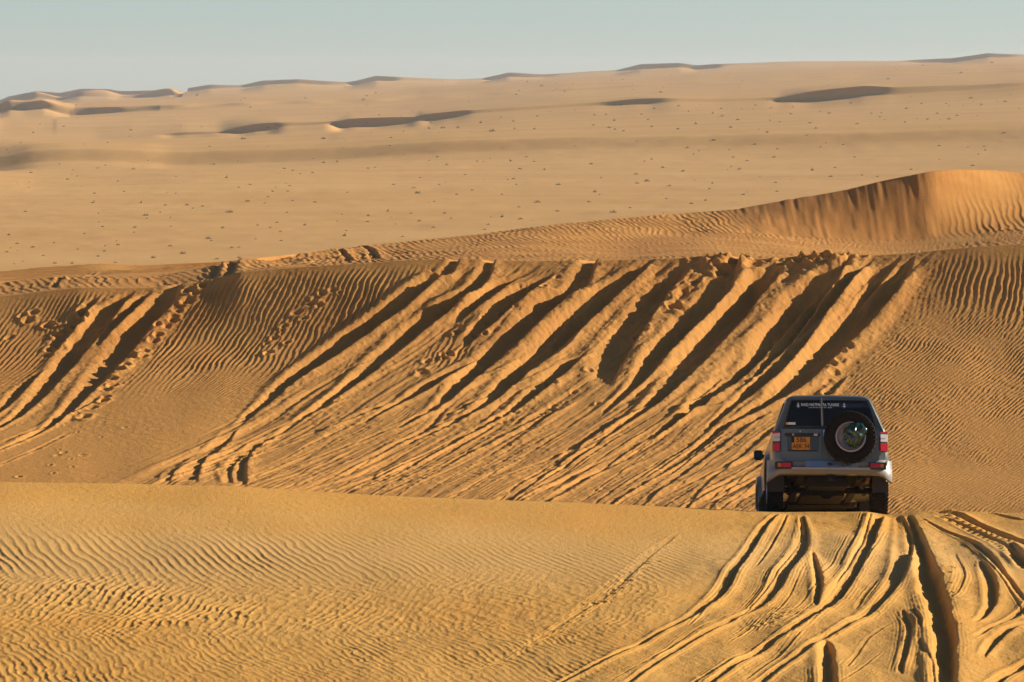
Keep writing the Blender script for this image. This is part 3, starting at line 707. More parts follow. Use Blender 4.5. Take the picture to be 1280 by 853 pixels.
# ------------------------------------------------------------------ the four-wheel-drive
car = bpy.data.objects.new('off_road_car', None); COL.objects.link(car)
tag(car, 'grey green four wheel drive seen from behind, tipping over the crest of the near dune', 'car')
def lean(z): return max(0.0, z - 1.24) * .40
YR = -1.02
# body: lofted half sections (y, z bottom, half width low, z shoulder, half width shoulder, z roof, half width roof)
ST = [(-1.02, .66, .87, 1.22, .845, 1.775, .60), (-.99, .60, .905, 1.24, .865, 1.80, .625), (-.80, .56, .925, 1.25, .87, 1.815, .64),
      (-.50, .56, .925, 1.25, .87, 1.82, .65), (-.46, .72, .925, 1.25, .87, 1.82, .65), (-.30, .88, .925, 1.25, .87, 1.82, .65), (0, .95, .925, 1.25, .87, 1.82, .65),
      (.30, .88, .925, 1.25, .87, 1.82, .65), (.46, .72, .925, 1.25, .87, 1.82, .65), (.50, .50, .925, 1.25, .87, 1.82, .65),
      (1.2, .48, .925, 1.25, .87, 1.82, .65), (1.75, .48, .925, 1.24, .87, 1.79, .63), (2.15, .48, .92, 1.22, .85, 1.40, .70), (2.40, .48, .92, 1.19, .84, 1.235, .76),
      (2.47, .50, .92, 1.18, .84, 1.225, .76), (2.51, .72, .92, 1.18, .84, 1.22, .76), (2.67, .88, .92, 1.17, .84, 1.215, .76), (2.97, .95, .92, 1.16, .83, 1.20, .76),
      (3.27, .88, .915, 1.14, .82, 1.18, .75), (3.43, .72, .91, 1.12, .81, 1.165, .74), (3.50, .55, .90, 1.10, .80, 1.14, .72), (3.78, .55, .84, 1.04, .76, 1.08, .68), (3.84, .62, .80, .98, .72, 1.0, .64)]
bm = bmesh.new(); rings = []
for i, (y, zb, wl, zs_, ws, zr, wr) in enumerate(ST):
    k = 1 if i < 3 else 0
    half = [(0, zb), (wl - .12, zb), (wl, min(zb + .06, zs_ - .3)), (wl + .005, max(zs_ - .30, zb + .02)), (wl - .008, zs_ - .10), (ws, zs_), (ws - .02, zs_ + .03 if zr - zs_ > .1 else zs_ + .012)]
    if zr - zs_ > .1:
        for f in (.5, .88): half.append((ws - .02 + (wr + .045 - ws + .02) * f, zs_ + .03 + (zr - .07 - zs_ - .03) * f))
        half += [(wr + .03, zr - .05), (wr - .02, zr - .012), (wr - .12, zr + .004)]
    else:
        for f in (.3, .5): half.append((ws - .02 + (wr - ws + .02) * f, zs_ + .012 + (zr - zs_ - .012) * f))
        half += [(wr, zr), (wr - .03, zr + .004), (wr - .12, zr + .008)]
    half.append((0, zr + .016))
    pts = half + [(-x, z) for x, z in half[-2:0:-1]]
    rings.append([bm.verts.new((x, y + (lean(z) * k if i < 3 else lean(z) * 0), z)) for x, z in pts])
n = len(rings[0])
for a, b in zip(rings, rings[1:]):
    for j in range(n): bm.faces.new((a[j], a[(j + 1) % n], b[(j + 1) % n], b[j]))
bm.faces.new(rings[0]); bm.faces.new(rings[-1][::-1])
body = obj('body', bm, M_PAINT, car, smooth=True)

# helpers on the leaning rear face: (x, z) -> a slab standing proud by d
def rear(x, z, d): return Vector((x, YR + lean(z) - d, z))
def rear_poly(name, pts, d0, d1, m, parent, bev=0, smooth=False):
    bm = bmesh.new(); a = [bm.verts.new(rear(x, z, d0)) for x, z in pts]; b = [bm.verts.new(rear(x, z, d1)) for x, z in pts]
    n = len(pts)
    for i in range(n): bm.faces.new((a[i], a[(i + 1) % n], b[(i + 1) % n], b[i]))
    bm.faces.new(a[::-1]); bm.faces.new(b)
    return obj(name, bm, m, parent, bev=bev, smooth=smooth)
def rrect(x0, x1, z0, z1, r=.03, n=4):
    out = []
    for cx, cz, a0 in ((x1 - r, z1 - r, 0), (x0 + r, z1 - r, 90), (x0 + r, z0 + r, 180), (x1 - r, z0 + r, 270)):
        for k in range(n + 1): t = R(a0 + 90 * k / n); out.append((cx + r * math.cos(t), cz + r * math.sin(t)))
    return out
# two side-hinged rear doors, the left one wider on the plate side
def door(x0, x1, flip):
    zb, zt = .70, 1.235
    return rear_poly('rear_door', [(x0, zb), (x1, zb), (x1, zt), (x0, zt)], -.01, .012, M_PAINT, car, bev=.006)
dl_ = door(-.775, -.128, 0); dr_ = door(-.120, .775, 1)
dl_['label'] = 'left rear door carrying the yellow number plate'; dr_['label'] = 'right rear door carrying the spare wheel'
# upper door frames around the glass
def glass_pts(side):
    if side < 0: return [(-.715, 1.285), (-.150, 1.285), (-.150, 1.715), (-.585, 1.715), (-.60, 1.705)]
    return [(-.098, 1.285), (.715, 1.285), (.60, 1.705), (.585, 1.715), (-.098, 1.715)]
bm = bmesh.new()
win_l = rear_poly('rear_window', glass_pts(-1), -.01, .010, M_GLASS, car); win_r = rear_poly('rear_window', glass_pts(1), -.01, .010, M_GLASS, car)
def pane_frame(pts, name):
    cx = sum(p[0] for p in pts) / len(pts); cz = sum(p[1] for p in pts) / len(pts)
    bm = bmesh.new(); n = len(pts)
    ring = []
    for (x, z) in pts:
        v = Vector((x - cx, z - cz)); v2 = v * (1 + .022 / max(v.length, .1))
        ring.append((bm.verts.new(rear(x, z, .0)), bm.verts.new(rear(x, z, .018)), bm.verts.new(rear(cx + v2.x, cz + v2.y, .018)), bm.verts.new(rear(cx + v2.x, cz + v2.y, .0))))
    for i in range(n):
        a, b = ring[i], ring[(i + 1) % n]
        for k in range(4): bm.faces.new((a[k], a[(k + 1) % 4], b[(k + 1) % 4], b[k]))
    return obj(name, bm, M_BLACK, car)
for wn, sd in ((win_l, -1), (win_r, 1)):
    fr = pane_frame(glass_pts(sd), 'window_seal'); fr.parent = wn
# bright strip of the door gap
bm = bmesh.new()
for z0, z1 in ((1.29, 1.755),):
    a = [rear(-.130, z0, .022), rear(-.116, z0, .022), rear(-.116, z1, .022), rear(-.130, z1, .022)]; b = [rear(-.130, z0, .004), rear(-.116, z0, .004), rear(-.116, z1, .004), rear(-.130, z1, .004)]
    va = [bm.verts.new(p) for p in a]; vb = [bm.verts.new(p) for p in b]
    for i in range(4): bm.faces.new((va[i], va[(i + 1) % 4], vb[(i + 1) % 4], vb[i]))
    bm.faces.new(va)
obj('door_gap_strip', bm, M_SILVER, car)
# writing on the glass
tilt = math.atan(.40)
def on_rear(x, z, d): return Matrix.Translation(rear(x, z, d)) @ Matrix.Rotation(R(90) - tilt, 4, 'X')
t1 = text_mesh('window_characters', 'RAID MATMA', .070, M_WHITE, on_rear(-.134, 1.640, .026), None, squeeze=.74, align='RIGHT')
t1b = text_mesh('window_characters', 'TA TUNISIE', .070, M_WHITE, on_rear(-.112, 1.640, .026), None, squeeze=.74, align='LEFT')
t2 = text_mesh('window_characters', 'I III IIII III IIIIII III I IIIIII', .026, M_WHITE, on_rear(-.145, 1.595, .026), None, squeeze=1.65)
def emblem(x):
    bm = bmesh.new()
    for (w0, h0, dx, dz) in ((.010, .085, 0, 0), (.052, .011, 0, -.012), (.028, .010, 0, .016)):
        vs = [bm.verts.new(rear(x + dx + a * w0 / 2, 1.632 + dz + b * h0 / 2, .026)) for a, b in ((-1, -1), (1, -1), (1, 1), (-1, 1))]; bm.faces.new(vs)
    return obj('lettering', bm, M_WHITE)
t1.parent = win_l; t1b.parent = win_r; t2.parent = win_r; t2.name = 'window_characters'
for x_, w_ in ((-.495, win_l), (.235, win_r)):
    e_ = emblem(x_); e_.parent = w_; e_.name = 'emblem'
# dark blue sun strip behind the writing on the right
rear_poly('tint_strip', [(.02, 1.60), (.615, 1.60), (.60, 1.67), (.02, 1.67)], .0105, .013, mat('tint_film', (.020, .024, .045), .25), win_r)
stk = rear_poly('sticker', [(-.655, 1.305), (-.545, 1.305), (-.545, 1.345), (-.655, 1.345)], .011, .014, M_WHITE2, win_l)
rear_poly('sticker', [(-.695, 1.305), (-.657, 1.305), (-.657, 1.345), (-.695, 1.345)], .011, .014, M_ORANGE, win_l)
# plate recess, handle strip, plate
rear_poly('plate_recess', rrect(-.68, -.175, .885, 1.145, .03), .012, .015, mat('recess_paint', (.085, .115, .13), .4, .4), car)
rear_poly('plate_recess_lip', [(-.66, .878), (-.20, .878), (-.19, .892), (-.67, .892)], .012, .030, M_BLACK, car)
hs = rear_poly('door_handle_strip', rrect(-.715, -.16, 1.115, 1.165, .02), .012, .045, M_BLACK, car, bev=.004)
rear_poly('plate_light', [(-.26, 1.122), (-.20, 1.122), (-.20, 1.158), (-.26, 1.158)], .045, .052, M_CLEAR, hs)
rear_poly('plate_light', [(-.60, 1.122), (-.57, 1.122), (-.57, 1.158), (-.60, 1.158)], .045, .052, M_SILVER, hs)
pl = rear_poly('number_plate', [(-.605, .905), (-.318, .905), (-.318, 1.105), (-.565, 1.105), (-.565, 1.015), (-.605, 1.015)], .016, .026, M_PLATE, car)
rear_poly('plate_holder', [(-.610, 1.017), (-.567, 1.017), (-.567, 1.108), (-.610, 1.108)], .016, .022, M_INK, car)
def on_low(x, z, d): return Matrix.Translation(Vector((x, YR - d, z))) @ Matrix.Rotation(R(90), 4, 'X')
c1 = text_mesh('plate_characters', '586', .110, M_INK, on_low(-.455, 1.056, .029), None, ext=.002)
c2 = text_mesh('plate_characters', 'AEK 34', .102, M_INK, on_low(-.461, .955, .029), None, squeeze=.84, ext=.002)
cc = merge([c1, c2]); cc.parent = pl; cc.name = 'plate_characters'
# small badge + lock
bm = bmesh.new(); lathe(bm, [(-.001, .0), (-.001, .014), (-.008, .012), (-.010, .0)], (-.47, YR - .012, 1.20), 'y', 12); obj('badge', bm, M_CHROME, car)
# hinges of the spare door and the gap hinge that catches the light
for z in (.86, 1.16):
    bm = bmesh.new(); box(bm, .735, .80, YR - .035, YR + .01, z - .035, z + .035); obj('door_hinge', bm, M_PAINT, car, bev=.006)
bm = bmesh.new(); box(bm, -.112, -.085, YR - .05, YR - .010, 1.10, 1.22); obj('door_latch', bm, M_CHROME, car, bev=.005)
# tail lamps at the body corners
for s in (-1, 1):
    def corner(x, y, z, s=s):
        return Vector((s * x, y + max(0, x - .80) * .35, z))
    bm = bmesh.new(); box(bm, .782, .905, YR - .030, YR + .16, .875, 1.205, corner); tl = obj('tail_light', bm, M_BLACK, car, bev=.008)
    bm = bmesh.new(); box(bm, .790, .9115, YR - .040, YR + .15, .885, 1.015, corner); obj('red_lens', bm, M_RED, tl, bev=.008)
    bm = bmesh.new(); box(bm, .790, .9115, YR - .038, YR + .15, 1.035, 1.165, corner); obj('clear_lens', bm, M_CLEAR, tl, bev=.008)
    bm = bmesh.new(); box(bm, .790, .9115, YR - .040, YR + .15, 1.168, 1.190, corner); obj('red_lens', bm, M_RED, tl, bev=.004)
    bm = bmesh.new(); box(bm, .800, .880, YR - .043, YR - .030, 1.088, 1.104, corner); obj('lens_rib', bm, M_SILVER, tl)
# bumper with wrapped ends, lamps, step plate
bm = bmesh.new()
def bshape(x, y, z): return Vector((x, y + .26 * (abs(x) / .96) ** 6, z))
for i in range(24):
    pass
N = 28; rows = []
prof = [(-1.00, .505, 0), (-1.13, .515, 0), (-1.155, .56, 0), (-1.155, .60, 0), (-1.12, .635, 0), (-1.13, .70, 0), (-1.00, .705, 0)]
for i in range(N + 1):
    x = -.985 + 1.97 * i / N; q = abs(x) / .985
    drop = .10 * sst(.80, 1.0, q) if True else 0
    ring = []
    for (y, z, _) in prof:
        zz = z + (.05 if z > .65 and q > .72 else 0) - (drop if z < .58 else 0)
        ring.append(bm.verts.new((x, y + .22 * q ** 8 + .03 * q * q, zz)))
    rows.append(ring)
for a, b in zip(rows, rows[1:]):
    for k in range(len(prof)): bm.faces.new((a[k], a[(k + 1) % len(prof)], b[(k + 1) % len(prof)], b[k]))
bm.faces.new(rows[0]); bm.faces.new(rows[-1][::-1])
bump_ = obj('rear_bumper', bm, M_BUMP, car, smooth=True)
bm = bmesh.new(); box(bm, -.40, .43, -1.165, -1.02, .705, .712); box(bm, -.40, .43, -1.168, -1.150, .612, .712, lambda x, y, z: Vector((x, y - (.712 - z) * .38, z))); stp = obj('step_plate', bm, M_STEP, bump_, bev=.002)
bm = bmesh.new(); box(bm, -.05, .03, -1.198, -1.176, .640, .680); obj('step_slot', bm, M_INK, bump_)
bm = bmesh.new(); box(bm, -.62, .62, -1.215, -1.12, .575, .608); obj('step_edge', bm, M_SILVER, bump_, bev=.008)
for s in (-1, 1):
    bm = bmesh.new(); box(bm, s * .60, s * .875, -1.166, -1.08, .590, .700, lambda x, y, z: Vector((x, y + .03 * (abs(x) - .55) * 1.2, z))); bl = obj('bumper_light', bm, M_BLACK, car, bev=.006)
    bm = bmesh.new(); box(bm, s * .625, s * .775, -1.178, -1.12, .610, .682, lambda x, y, z: Vector((x, y + .03 * (abs(x) - .55) * 1.2, z))); obj('red_lens', bm, M_RED, bl, bev=.005)
    bm = bmesh.new(); box(bm, s * .780, s * .835, -1.172, -1.12, .615, .678, lambda x, y, z: Vector((x, y + .03 * (abs(x) - .55) * 1.2, z))); obj('amber_lens', bm, M_AMBER, bl, bev=.005)
# wheel-arch flares
def flare(y0, s):
    bm = bmesh.new(); rr = []
    for k in range(17):
        t = math.pi * (k / 16) ; y = y0 - .50 * math.cos(t); z = .47 + .46 * math.sin(t)
        rr.append([bm.verts.new((s * x, y0 + (y - y0) * q, .47 + (z - .47) * q)) for x, q in ((.915, .93), (.975, .97), (.985, 1.03), (.915, 1.12))])
    for a, b in zip(rr, rr[1:]):
        for k in range(4): bm.faces.new((a[k], a[(k + 1) % 4], b[(k + 1) % 4], b[k]))
    bm.faces.new(rr[0]); bm.faces.new(rr[-1][::-1])
    return obj('wheel_arch', bm, M_PAINT, car, smooth=True)
for s in (-1, 1):
    flare(0, s); flare(2.97, s)

# wheels
def tyre_bm(c, axis, r=.405, w_=.255, blocks=34):
    bm = bmesh.new(); h = w_ / 2
    lathe(bm, [(-h * .8, r * .60), (-h * .98, r * .70), (-h, r * .82), (-h * .93, r * .93), (-h * .8, r * .965), (0, r * .972), (h * .8, r * .965), (h * .93, r * .93), (h, r * .82), (h * .98, r * .70), (h * .8, r * .60), (-h * .8, r * .60)], c, axis, 56)
    for k in range(blocks):
        for (a0, a1, off) in ((-h * 1.02, -h * .52, 0), (-h * .42, -h * .04, .5), (h * .04, h * .42, 0), (h * .52, h * 1.02, .5)):
            t0 = 2 * math.pi * (k + off) / blocks; dt = 2 * math.pi / blocks * .31
            vs = []
            for aa in (a0, a1):
                for rr_ in (r * .955, r * 1.0):
                    if abs(aa) > h: rr_ -= r * .04
                    for tt in (t0 - dt, t0 + dt):
                        p, q = rr_ * math.cos(tt), rr_ * math.sin(tt)
                        vs.append(bm.verts.new(Vector(c) + (Vector((aa, p, q)) if axis == 'x' else Vector((p, aa, q)))))
            for q in ((0, 1, 3, 2), (4, 6, 7, 5), (0, 4, 5, 1), (2, 3, 7, 6), (0, 2, 6, 4), (1, 5, 7, 3)): bm.faces.new([vs[i] for i in q])
    return bm
def wheel(y, s):
    r = .405
    wh = bpy.data.objects.new('wheel', None); COL.objects.link(wh); wh.parent = car; wh.location = (s * .835, y, r - .02)
    t = obj('tyre', tyre_bm((0, 0, 0), 'x'), M_RUBBER, wh, smooth=True)
    bm = bmesh.new(); sg = s
    lathe(bm, [(sg * .10, .245), (sg * .115, .235), (sg * .05, .215), (sg * .03, .12), (sg * .07, .07), (sg * .07, .0)], (0, 0, 0), 'x', 32)
    lathe(bm, [(-sg * .10, .245), (-sg * .02, .22), (sg * .02, .10), (sg * .0, .0)], (0, 0, 0), 'x', 32)
    for k in range(6):
        a = 2 * math.pi * k / 6; bm2c = Vector((sg * .075, .16 * math.cos(a), .16 * math.sin(a)))
        box(bm, bm2c.x - .015, bm2c.x + .015, bm2c.y - .03, bm2c.y + .03, bm2c.z - .03, bm2c.z + .03)
    obj('rim', bm, M_RIM, wh, smooth=True)
    return wh
for y in (0, 2.97):
    for s in (-1, 1): wheel(y, s)
# spare wheel
SP = (.31, YR - .165, 1.085)
sp = obj('spare_tyre', tyre_bm(SP, 'y', .412, .25), M_RUBBER, car, smooth=True)
bm = bmesh.new(); lathe(bm, [(-.075, .250), (-.105, .235), (-.108, .222), (-.06, .205), (-.03, .17), (-.02, .0)], SP, 'y', 48); obj('rim', bm, M_RIM, sp, smooth=True)
bm = bmesh.new(); lathe(bm, [(.16, .10), (.10, .12), (.0, .12), (-.0, .0)], SP, 'y', 20); obj('spare_carrier', bm, M_UNDER, car)
# mirrors, side glass, windscreen
for s in (-1, 1):
    bm = bmesh.new(); box(bm, s * .93, s * 1.075, 1.78, 1.88, 1.09, 1.25); box(bm, s * .84, s * .95, 1.80, 1.86, 1.13, 1.18)
    dm = obj('door_mirror', bm, M_BLACK, car, bev=.018)
    bm = bmesh.new(); box(bm, s * .945, s * 1.06, 1.772, 1.779, 1.105, 1.235); obj('mirror_glass', bm, M_GLASS, dm)
    def sx(z): return (.853 + (.695 - .853) * (z - 1.28) / .47) + .006
    for (y0, y1, yt0, yt1) in ((-.75, -.02, -.62, -.02), (.05, .85, .05, .85), (.92, 1.85, .92, 1.60)):
        bm = bmesh.new(); q = [(y0, 1.30), (y1, 1.30), (yt1, 1.70), (yt0, 1.70)]
        a = [bm.verts.new((s * sx(z), y, z)) for y, z in q]; b = [bm.verts.new((s * (sx(z) - .03), y, z)) for y, z in q]
        bm.faces.new(a); bm.faces.new(b[::-1])
        for i in range(4): bm.faces.new((a[i], a[(i + 1) % 4], b[(i + 1) % 4], b[i]))
        obj('side_window', bm, M_GLASS, car)
    bm = bmesh.new(); box(bm, s * .50, s * .76, 3.79, 3.86, .80, .95); obj('headlight', bm, M_CLEAR, car, bev=.01)
    bm = bmesh.new(); box(bm, s * .86, s * .98, .55, 2.42, .40, .45); obj('side_step', bm, M_UNDER, car, bev=.01)
    bm = bmesh.new(); box(bm, s * .70, s * .95, -.52, -.505, .30, .62); obj('mud_flap', bm, M_BLACK, car)
    bm = bmesh.new(); box(bm, s * .70, s * .96, 2.40, 2.415, .18, .55); obj('mud_flap', bm, M_BLACK, car)
bm = bmesh.new(); q = [(-.72, 2.16, 1.415), (.72, 2.16, 1.415), (.62, 1.80, 1.765), (-.62, 1.80, 1.765)]
a = [bm.verts.new(p) for p in q]; b = [bm.verts.new((x, y + .02, z + .02)) for x, y, z in q]
bm.faces.new(a[::-1]); bm.faces.new(b)
for i in range(4): bm.faces.new((a[i], a[(i + 1) % 4], b[(i + 1) % 4], b[i]))
obj('windscreen', bm, M_GLASS, car)
bm = bmesh.new(); box(bm, -.48, .48, 3.80, 3.87, .78, .97)
for i in range(5): box(bm, -.46, .46, 3.87, 3.885, .80 + i * .035, .815 + i * .035)
obj('grille', bm, M_BLACK, car)
bm = bmesh.new(); box(bm, -.90, .90, 3.72, 3.98,   .50, .74); obj('front_bumper', bm, M_BLACK, car, bev=.03)
# underside
bm = bmesh.new(); box(bm, -.66, .66, -.98, 3.6, .52, .64); obj('floor_pan', bm, M_UNDER, car)
bm = bmesh.new()
for s in (-1, 1): box(bm, s * .42, s * .52, -1.0, 3.7, .44, .52)
obj('chassis_rail', bm, M_UNDER, car)
for y in (0, 2.97):
    bm = bmesh.new(); tube(bm, [(-.76, y, .385), (-.2, y, .385), (.76, y, .385)], .048, 12); lathe(bm, [(-.13, 0), (-.12, .08), (-.05, .14), (.05, .14), (.12, .08), (.13, 0)], (.0 if y == 0 else .2, y, .385), 'x', 16)
    obj('axle', bm, M_UNDER, car, smooth=True)
bm = bmesh.new(); box(bm, -.36, .30, -.93, -.30, .34, .50); obj('fuel_tank', bm, M_UNDER, car, bev=.03)
bm = bmesh.new(); tube(bm, [(.60, -1.02, .44), (.60, -.6, .45), (.55, -.2, .48), (.5, .6, .46)], .032, 10); obj('exhaust_pipe', bm, mat('rusty_exhaust', (.16, .085, .045), .7, .4), car, smooth=True)
for s in (-1, 1):
    bm = bmesh.new(); tube(bm, [(s * .60, .12, .36), (s * .50, -.30, .66)], .03, 10); tube(bm, [(s * .60, .10, .34), (s * .56, -.08, .48)], .042, 10); obj('shock_absorber', bm, M_BUMP if s > 0 else M_UNDER, car, smooth=True)
    bm = bmesh.new(); tube(bm, [(s * .50 + .055 * math.cos(k * .8), .02 + .055 * math.sin(k * .8), .40 + k * .0052) for k in range(40)], .012, 6); obj('coil_spring', bm, M_UNDER, car)
bm = bmesh.new(); tube(bm, [(.0, -1.16, .46), (.0, -1.0, .44), (.0, -.9, .50)], .03, 8); box(bm, -.07, .07, -1.06, -1.0, .42, .56); obj('tow_hitch', bm, M_UNDER, car)

bm = bmesh.new(); box(bm, -.50, .50, 2.2, 3.75, .40, .46); box(bm, -.35, .35, 1.0, 2.2, .42, .52); obj('skid_plate', bm, M_UNDER, car)
# crumpled dark green sheet stuffed into the spare wheel
bm = bmesh.new(); bmesh.ops.create_icosphere(bm, subdivisions=5, radius=1)
for v in bm.verts:
    p = v.co.copy(); th = math.atan2(p.z, p.x)
    rr = 1 + .13 * math.sin(3 * th + .5) * abs(p.x) + .10 * math.sin(7 * th + 4 * p.y + 1) * .5 + .09 * math.sin(9 * p.x + 5 * p.z) * .5
    bumpy = .035 * math.sin(7 * p.x + 4 * math.sin(3 * p.z)) + .035 * math.sin(8 * p.z + 3 * math.sin(4 * p.x)) - .05 * abs(math.sin(4.2 * p.x - 3 * p.z + 2 * p.y))
    rr += bumpy
    v.co = Vector((p.x * .175 * rr, p.y * .105 * rr, p.z * .185 * rr))
    v.co += Vector((.05, -.015, .07)) * max(0, .3 + p.x * .5 + p.z * .7) * .7
bag = obj('crumpled_bag', bm, M_BAG, smooth=False)
for p in bag.data.polygons: p.use_smooth = True
tag(bag, 'crumpled shiny dark green bag wedged in the middle of the spare wheel', 'bag')

# stand the car on the sand
zr_ = [ground_z(CARX + s * .835, CARY) for s in (-1, 1)]; zf_ = [ground_z(CARX + s * .835, CARY + 2.93) for s in (-1, 1)]
zr0, zf0 = sum(zr_) / 2, sum(zf_) / 2
pitch = math.atan2(zr0 - zf0, 2.95)
roll = 0.5 * math.atan2(zr_[0] - zr_[1], 1.67)
print('CAR z', zr_, zf_, 'pitch', math.degrees(pitch))
car.location = (CARX, CARY, zr0 - .015); car.rotation_euler = (-pitch, roll * .5, R(-.3))
bpy.context.view_layer.update()
bag.matrix_world = car.matrix_world @ Matrix.Translation(Vector((SP[0] + .045, SP[1] - .075, SP[2] + .02)))

# ------------------------------------------------------------------ desert shrubs on the plain
M_SHRUB = [mat('dry_shrub_leaf', (.11, .092, .048), .9, dirt=((.20, .15, .08), 6., .6)), mat('green_shrub_leaf', (.085, .088, .042), .9, dirt=((.13, .11, .05), 6., .5))]
M_TWIG = mat('dry_twig', (.14, .09, .05), .9)
def shrub_mesh(seed, kind, n=90, upright=False):
    rg = random.Random(seed); bm = bmesh.new()
    for i in range(n):
        a = rg.uniform(0, 2 * math.pi); rr = math.sqrt(rg.random()) * .5
        hh = (rg.random() ** .8) * (.62 if not upright else 1.0) * math.sqrt(max(0, 1 - (rr / .52) ** 2)) * (.75 + .35 * math.sin(3 * a + seed))
        c = Vector((rr * math.cos(a) * (1.15 if not upright else .7), rr * math.sin(a), max(hh, .03)))
        d = Vector((rg.gauss(0, 1), rg.gauss(0, 1), rg.gauss(0.3, 1))).normalized(); e = d.cross(Vector((rg.gauss(0, 1), rg.gauss(0, 1), rg.gauss(0, 1)))).normalized()
        s1, s2 = rg.uniform(.05, .11), rg.uniform(.03, .07)
        bm.faces.new([bm.verts.new(c + d * s1), bm.verts.new(c + e * s2), bm.verts.new(c - d * s1), bm.verts.new(c - e * s2)])
    d = bpy.data.meshes.new('shrub_foliage'); bm.to_mesh(d); bm.free(); d.materials.append(M_SHRUB[kind]); return d
def twig_mesh(seed):
    rg = random.Random(seed); bm = bmesh.new()
    for i in range(9):
        a = rg.uniform(0, 2 * math.pi); L_ = rg.uniform(.3, .62); tlt = rg.uniform(.2, 1.0)
        tube(bm, [(0, 0, -.05), (L_ * .5 * math.sin(tlt) * math.cos(a), L_ * .5 * math.sin(tlt) * math.sin(a), L_ * .5), (L_ * math.sin(tlt) * math.cos(a), L_ * math.sin(tlt) * math.sin(a), L_ * math.cos(tlt))], [.022, .015, .006], 4)
    d = bpy.data.meshes.new('shrub_twigs'); bm.to_mesh(d); bm.free(); d.materials.append(M_TWIG); return d
FM = [shrub_mesh(11 + k, k % 2, upright=(k == 4)) for k in range(6)]
TM = [twig_mesh(31 + k) for k in range(3)]
Vfin = HV - F * Zg / np.maximum(Yg, 1.0)
def plain_at(u, v):
    """point of the finished sheet seen at bearing u on sight row v, beyond the dunes (nearest visible)"""
    c = int(np.clip(np.searchsorted(tc, (u - 640) / F), 0, NC - 1)); r0 = I_PL
    vis_lim = Vfin[I_SL0:I_PL, c].min()
    if v > vis_lim - 1: return None
    col = Vfin[r0:, c]; m = np.minimum.accumulate(col)
    j = np.searchsorted(-m, -v)
    if j < 1 or j >= len(col) - 1: return None
    j += r0
    w_ = (v - Vfin[j - 1, c]) / min(Vfin[j, c] - Vfin[j - 1, c], -1e-6); w_ = min(max(w_, 0), 1)
    y = float(Yg[j - 1, c] * (1 - w_) + Yg[j, c] * w_); z = float(Zg[j - 1, c] * (1 - w_) + Zg[j, c] * w_)
    return (u - 640) / F * y, y, z
srng = random.Random(77)
def band_name(v, u):
    s = float(swell_v(np.array([u]))[0])
    if v > 262: return 'on the pale plain close behind the near dunes'
    if v > s + 20: return 'on the middle of the pale plain'
    if v > float(ridge_v(np.array([u]))[0]) + 6: return 'around the low swell below the shadowed far ridge'
    return 'beyond the shadowed far ridge'
def side_name(u): return 'left' if u < 427 else ('centre' if u < 854 else 'right')
cnt = 0; placed = []
def put_shrub(u, v, px, label=None, k=None, tall=.75):
    global cnt
    p = plain_at(u, v)
    if p is None or p[1] < 350: return False
    x, y, z = p; size = px * y / F * .88
    k = srng.randrange(6) if k is None else k
    o = bpy.data.objects.new('desert_shrub', None); COL.objects.link(o); o.location = (x, y, z - .02 * size); o.rotation_euler = (0, 0, srng.uniform(0, 6.28)); o.scale = (size, size, size * tall)
    big = label is not None or px >= 8
    if label is None:
        ph = 'tiny dark shrub %s, %s third' % (band_name(v, u), side_name(u))
        tag(o, ph, 'shrub', 'tiny desert shrubs %s, %s third' % (band_name(v, u), side_name(u)))
    else: tag(o, label, 'shrub', 'larger desert shrubs on the plain')
    f = bpy.data.objects.new('foliage', FM[k]); COL.objects.link(f); f.parent = o
    t = bpy.data.objects.new('twigs', TM[k % 3]); COL.objects.link(t); t.parent = o
    cnt += 1; placed.append((u, v)); return True
def c2(x, y): return x / 2.844, 50 + y / 2.844
def c3(x, y): return 420 + x / 2.843, 50 + y / 2.843
def c4(x, y): return 850 + x / 2.844, 50 + y / 2.844
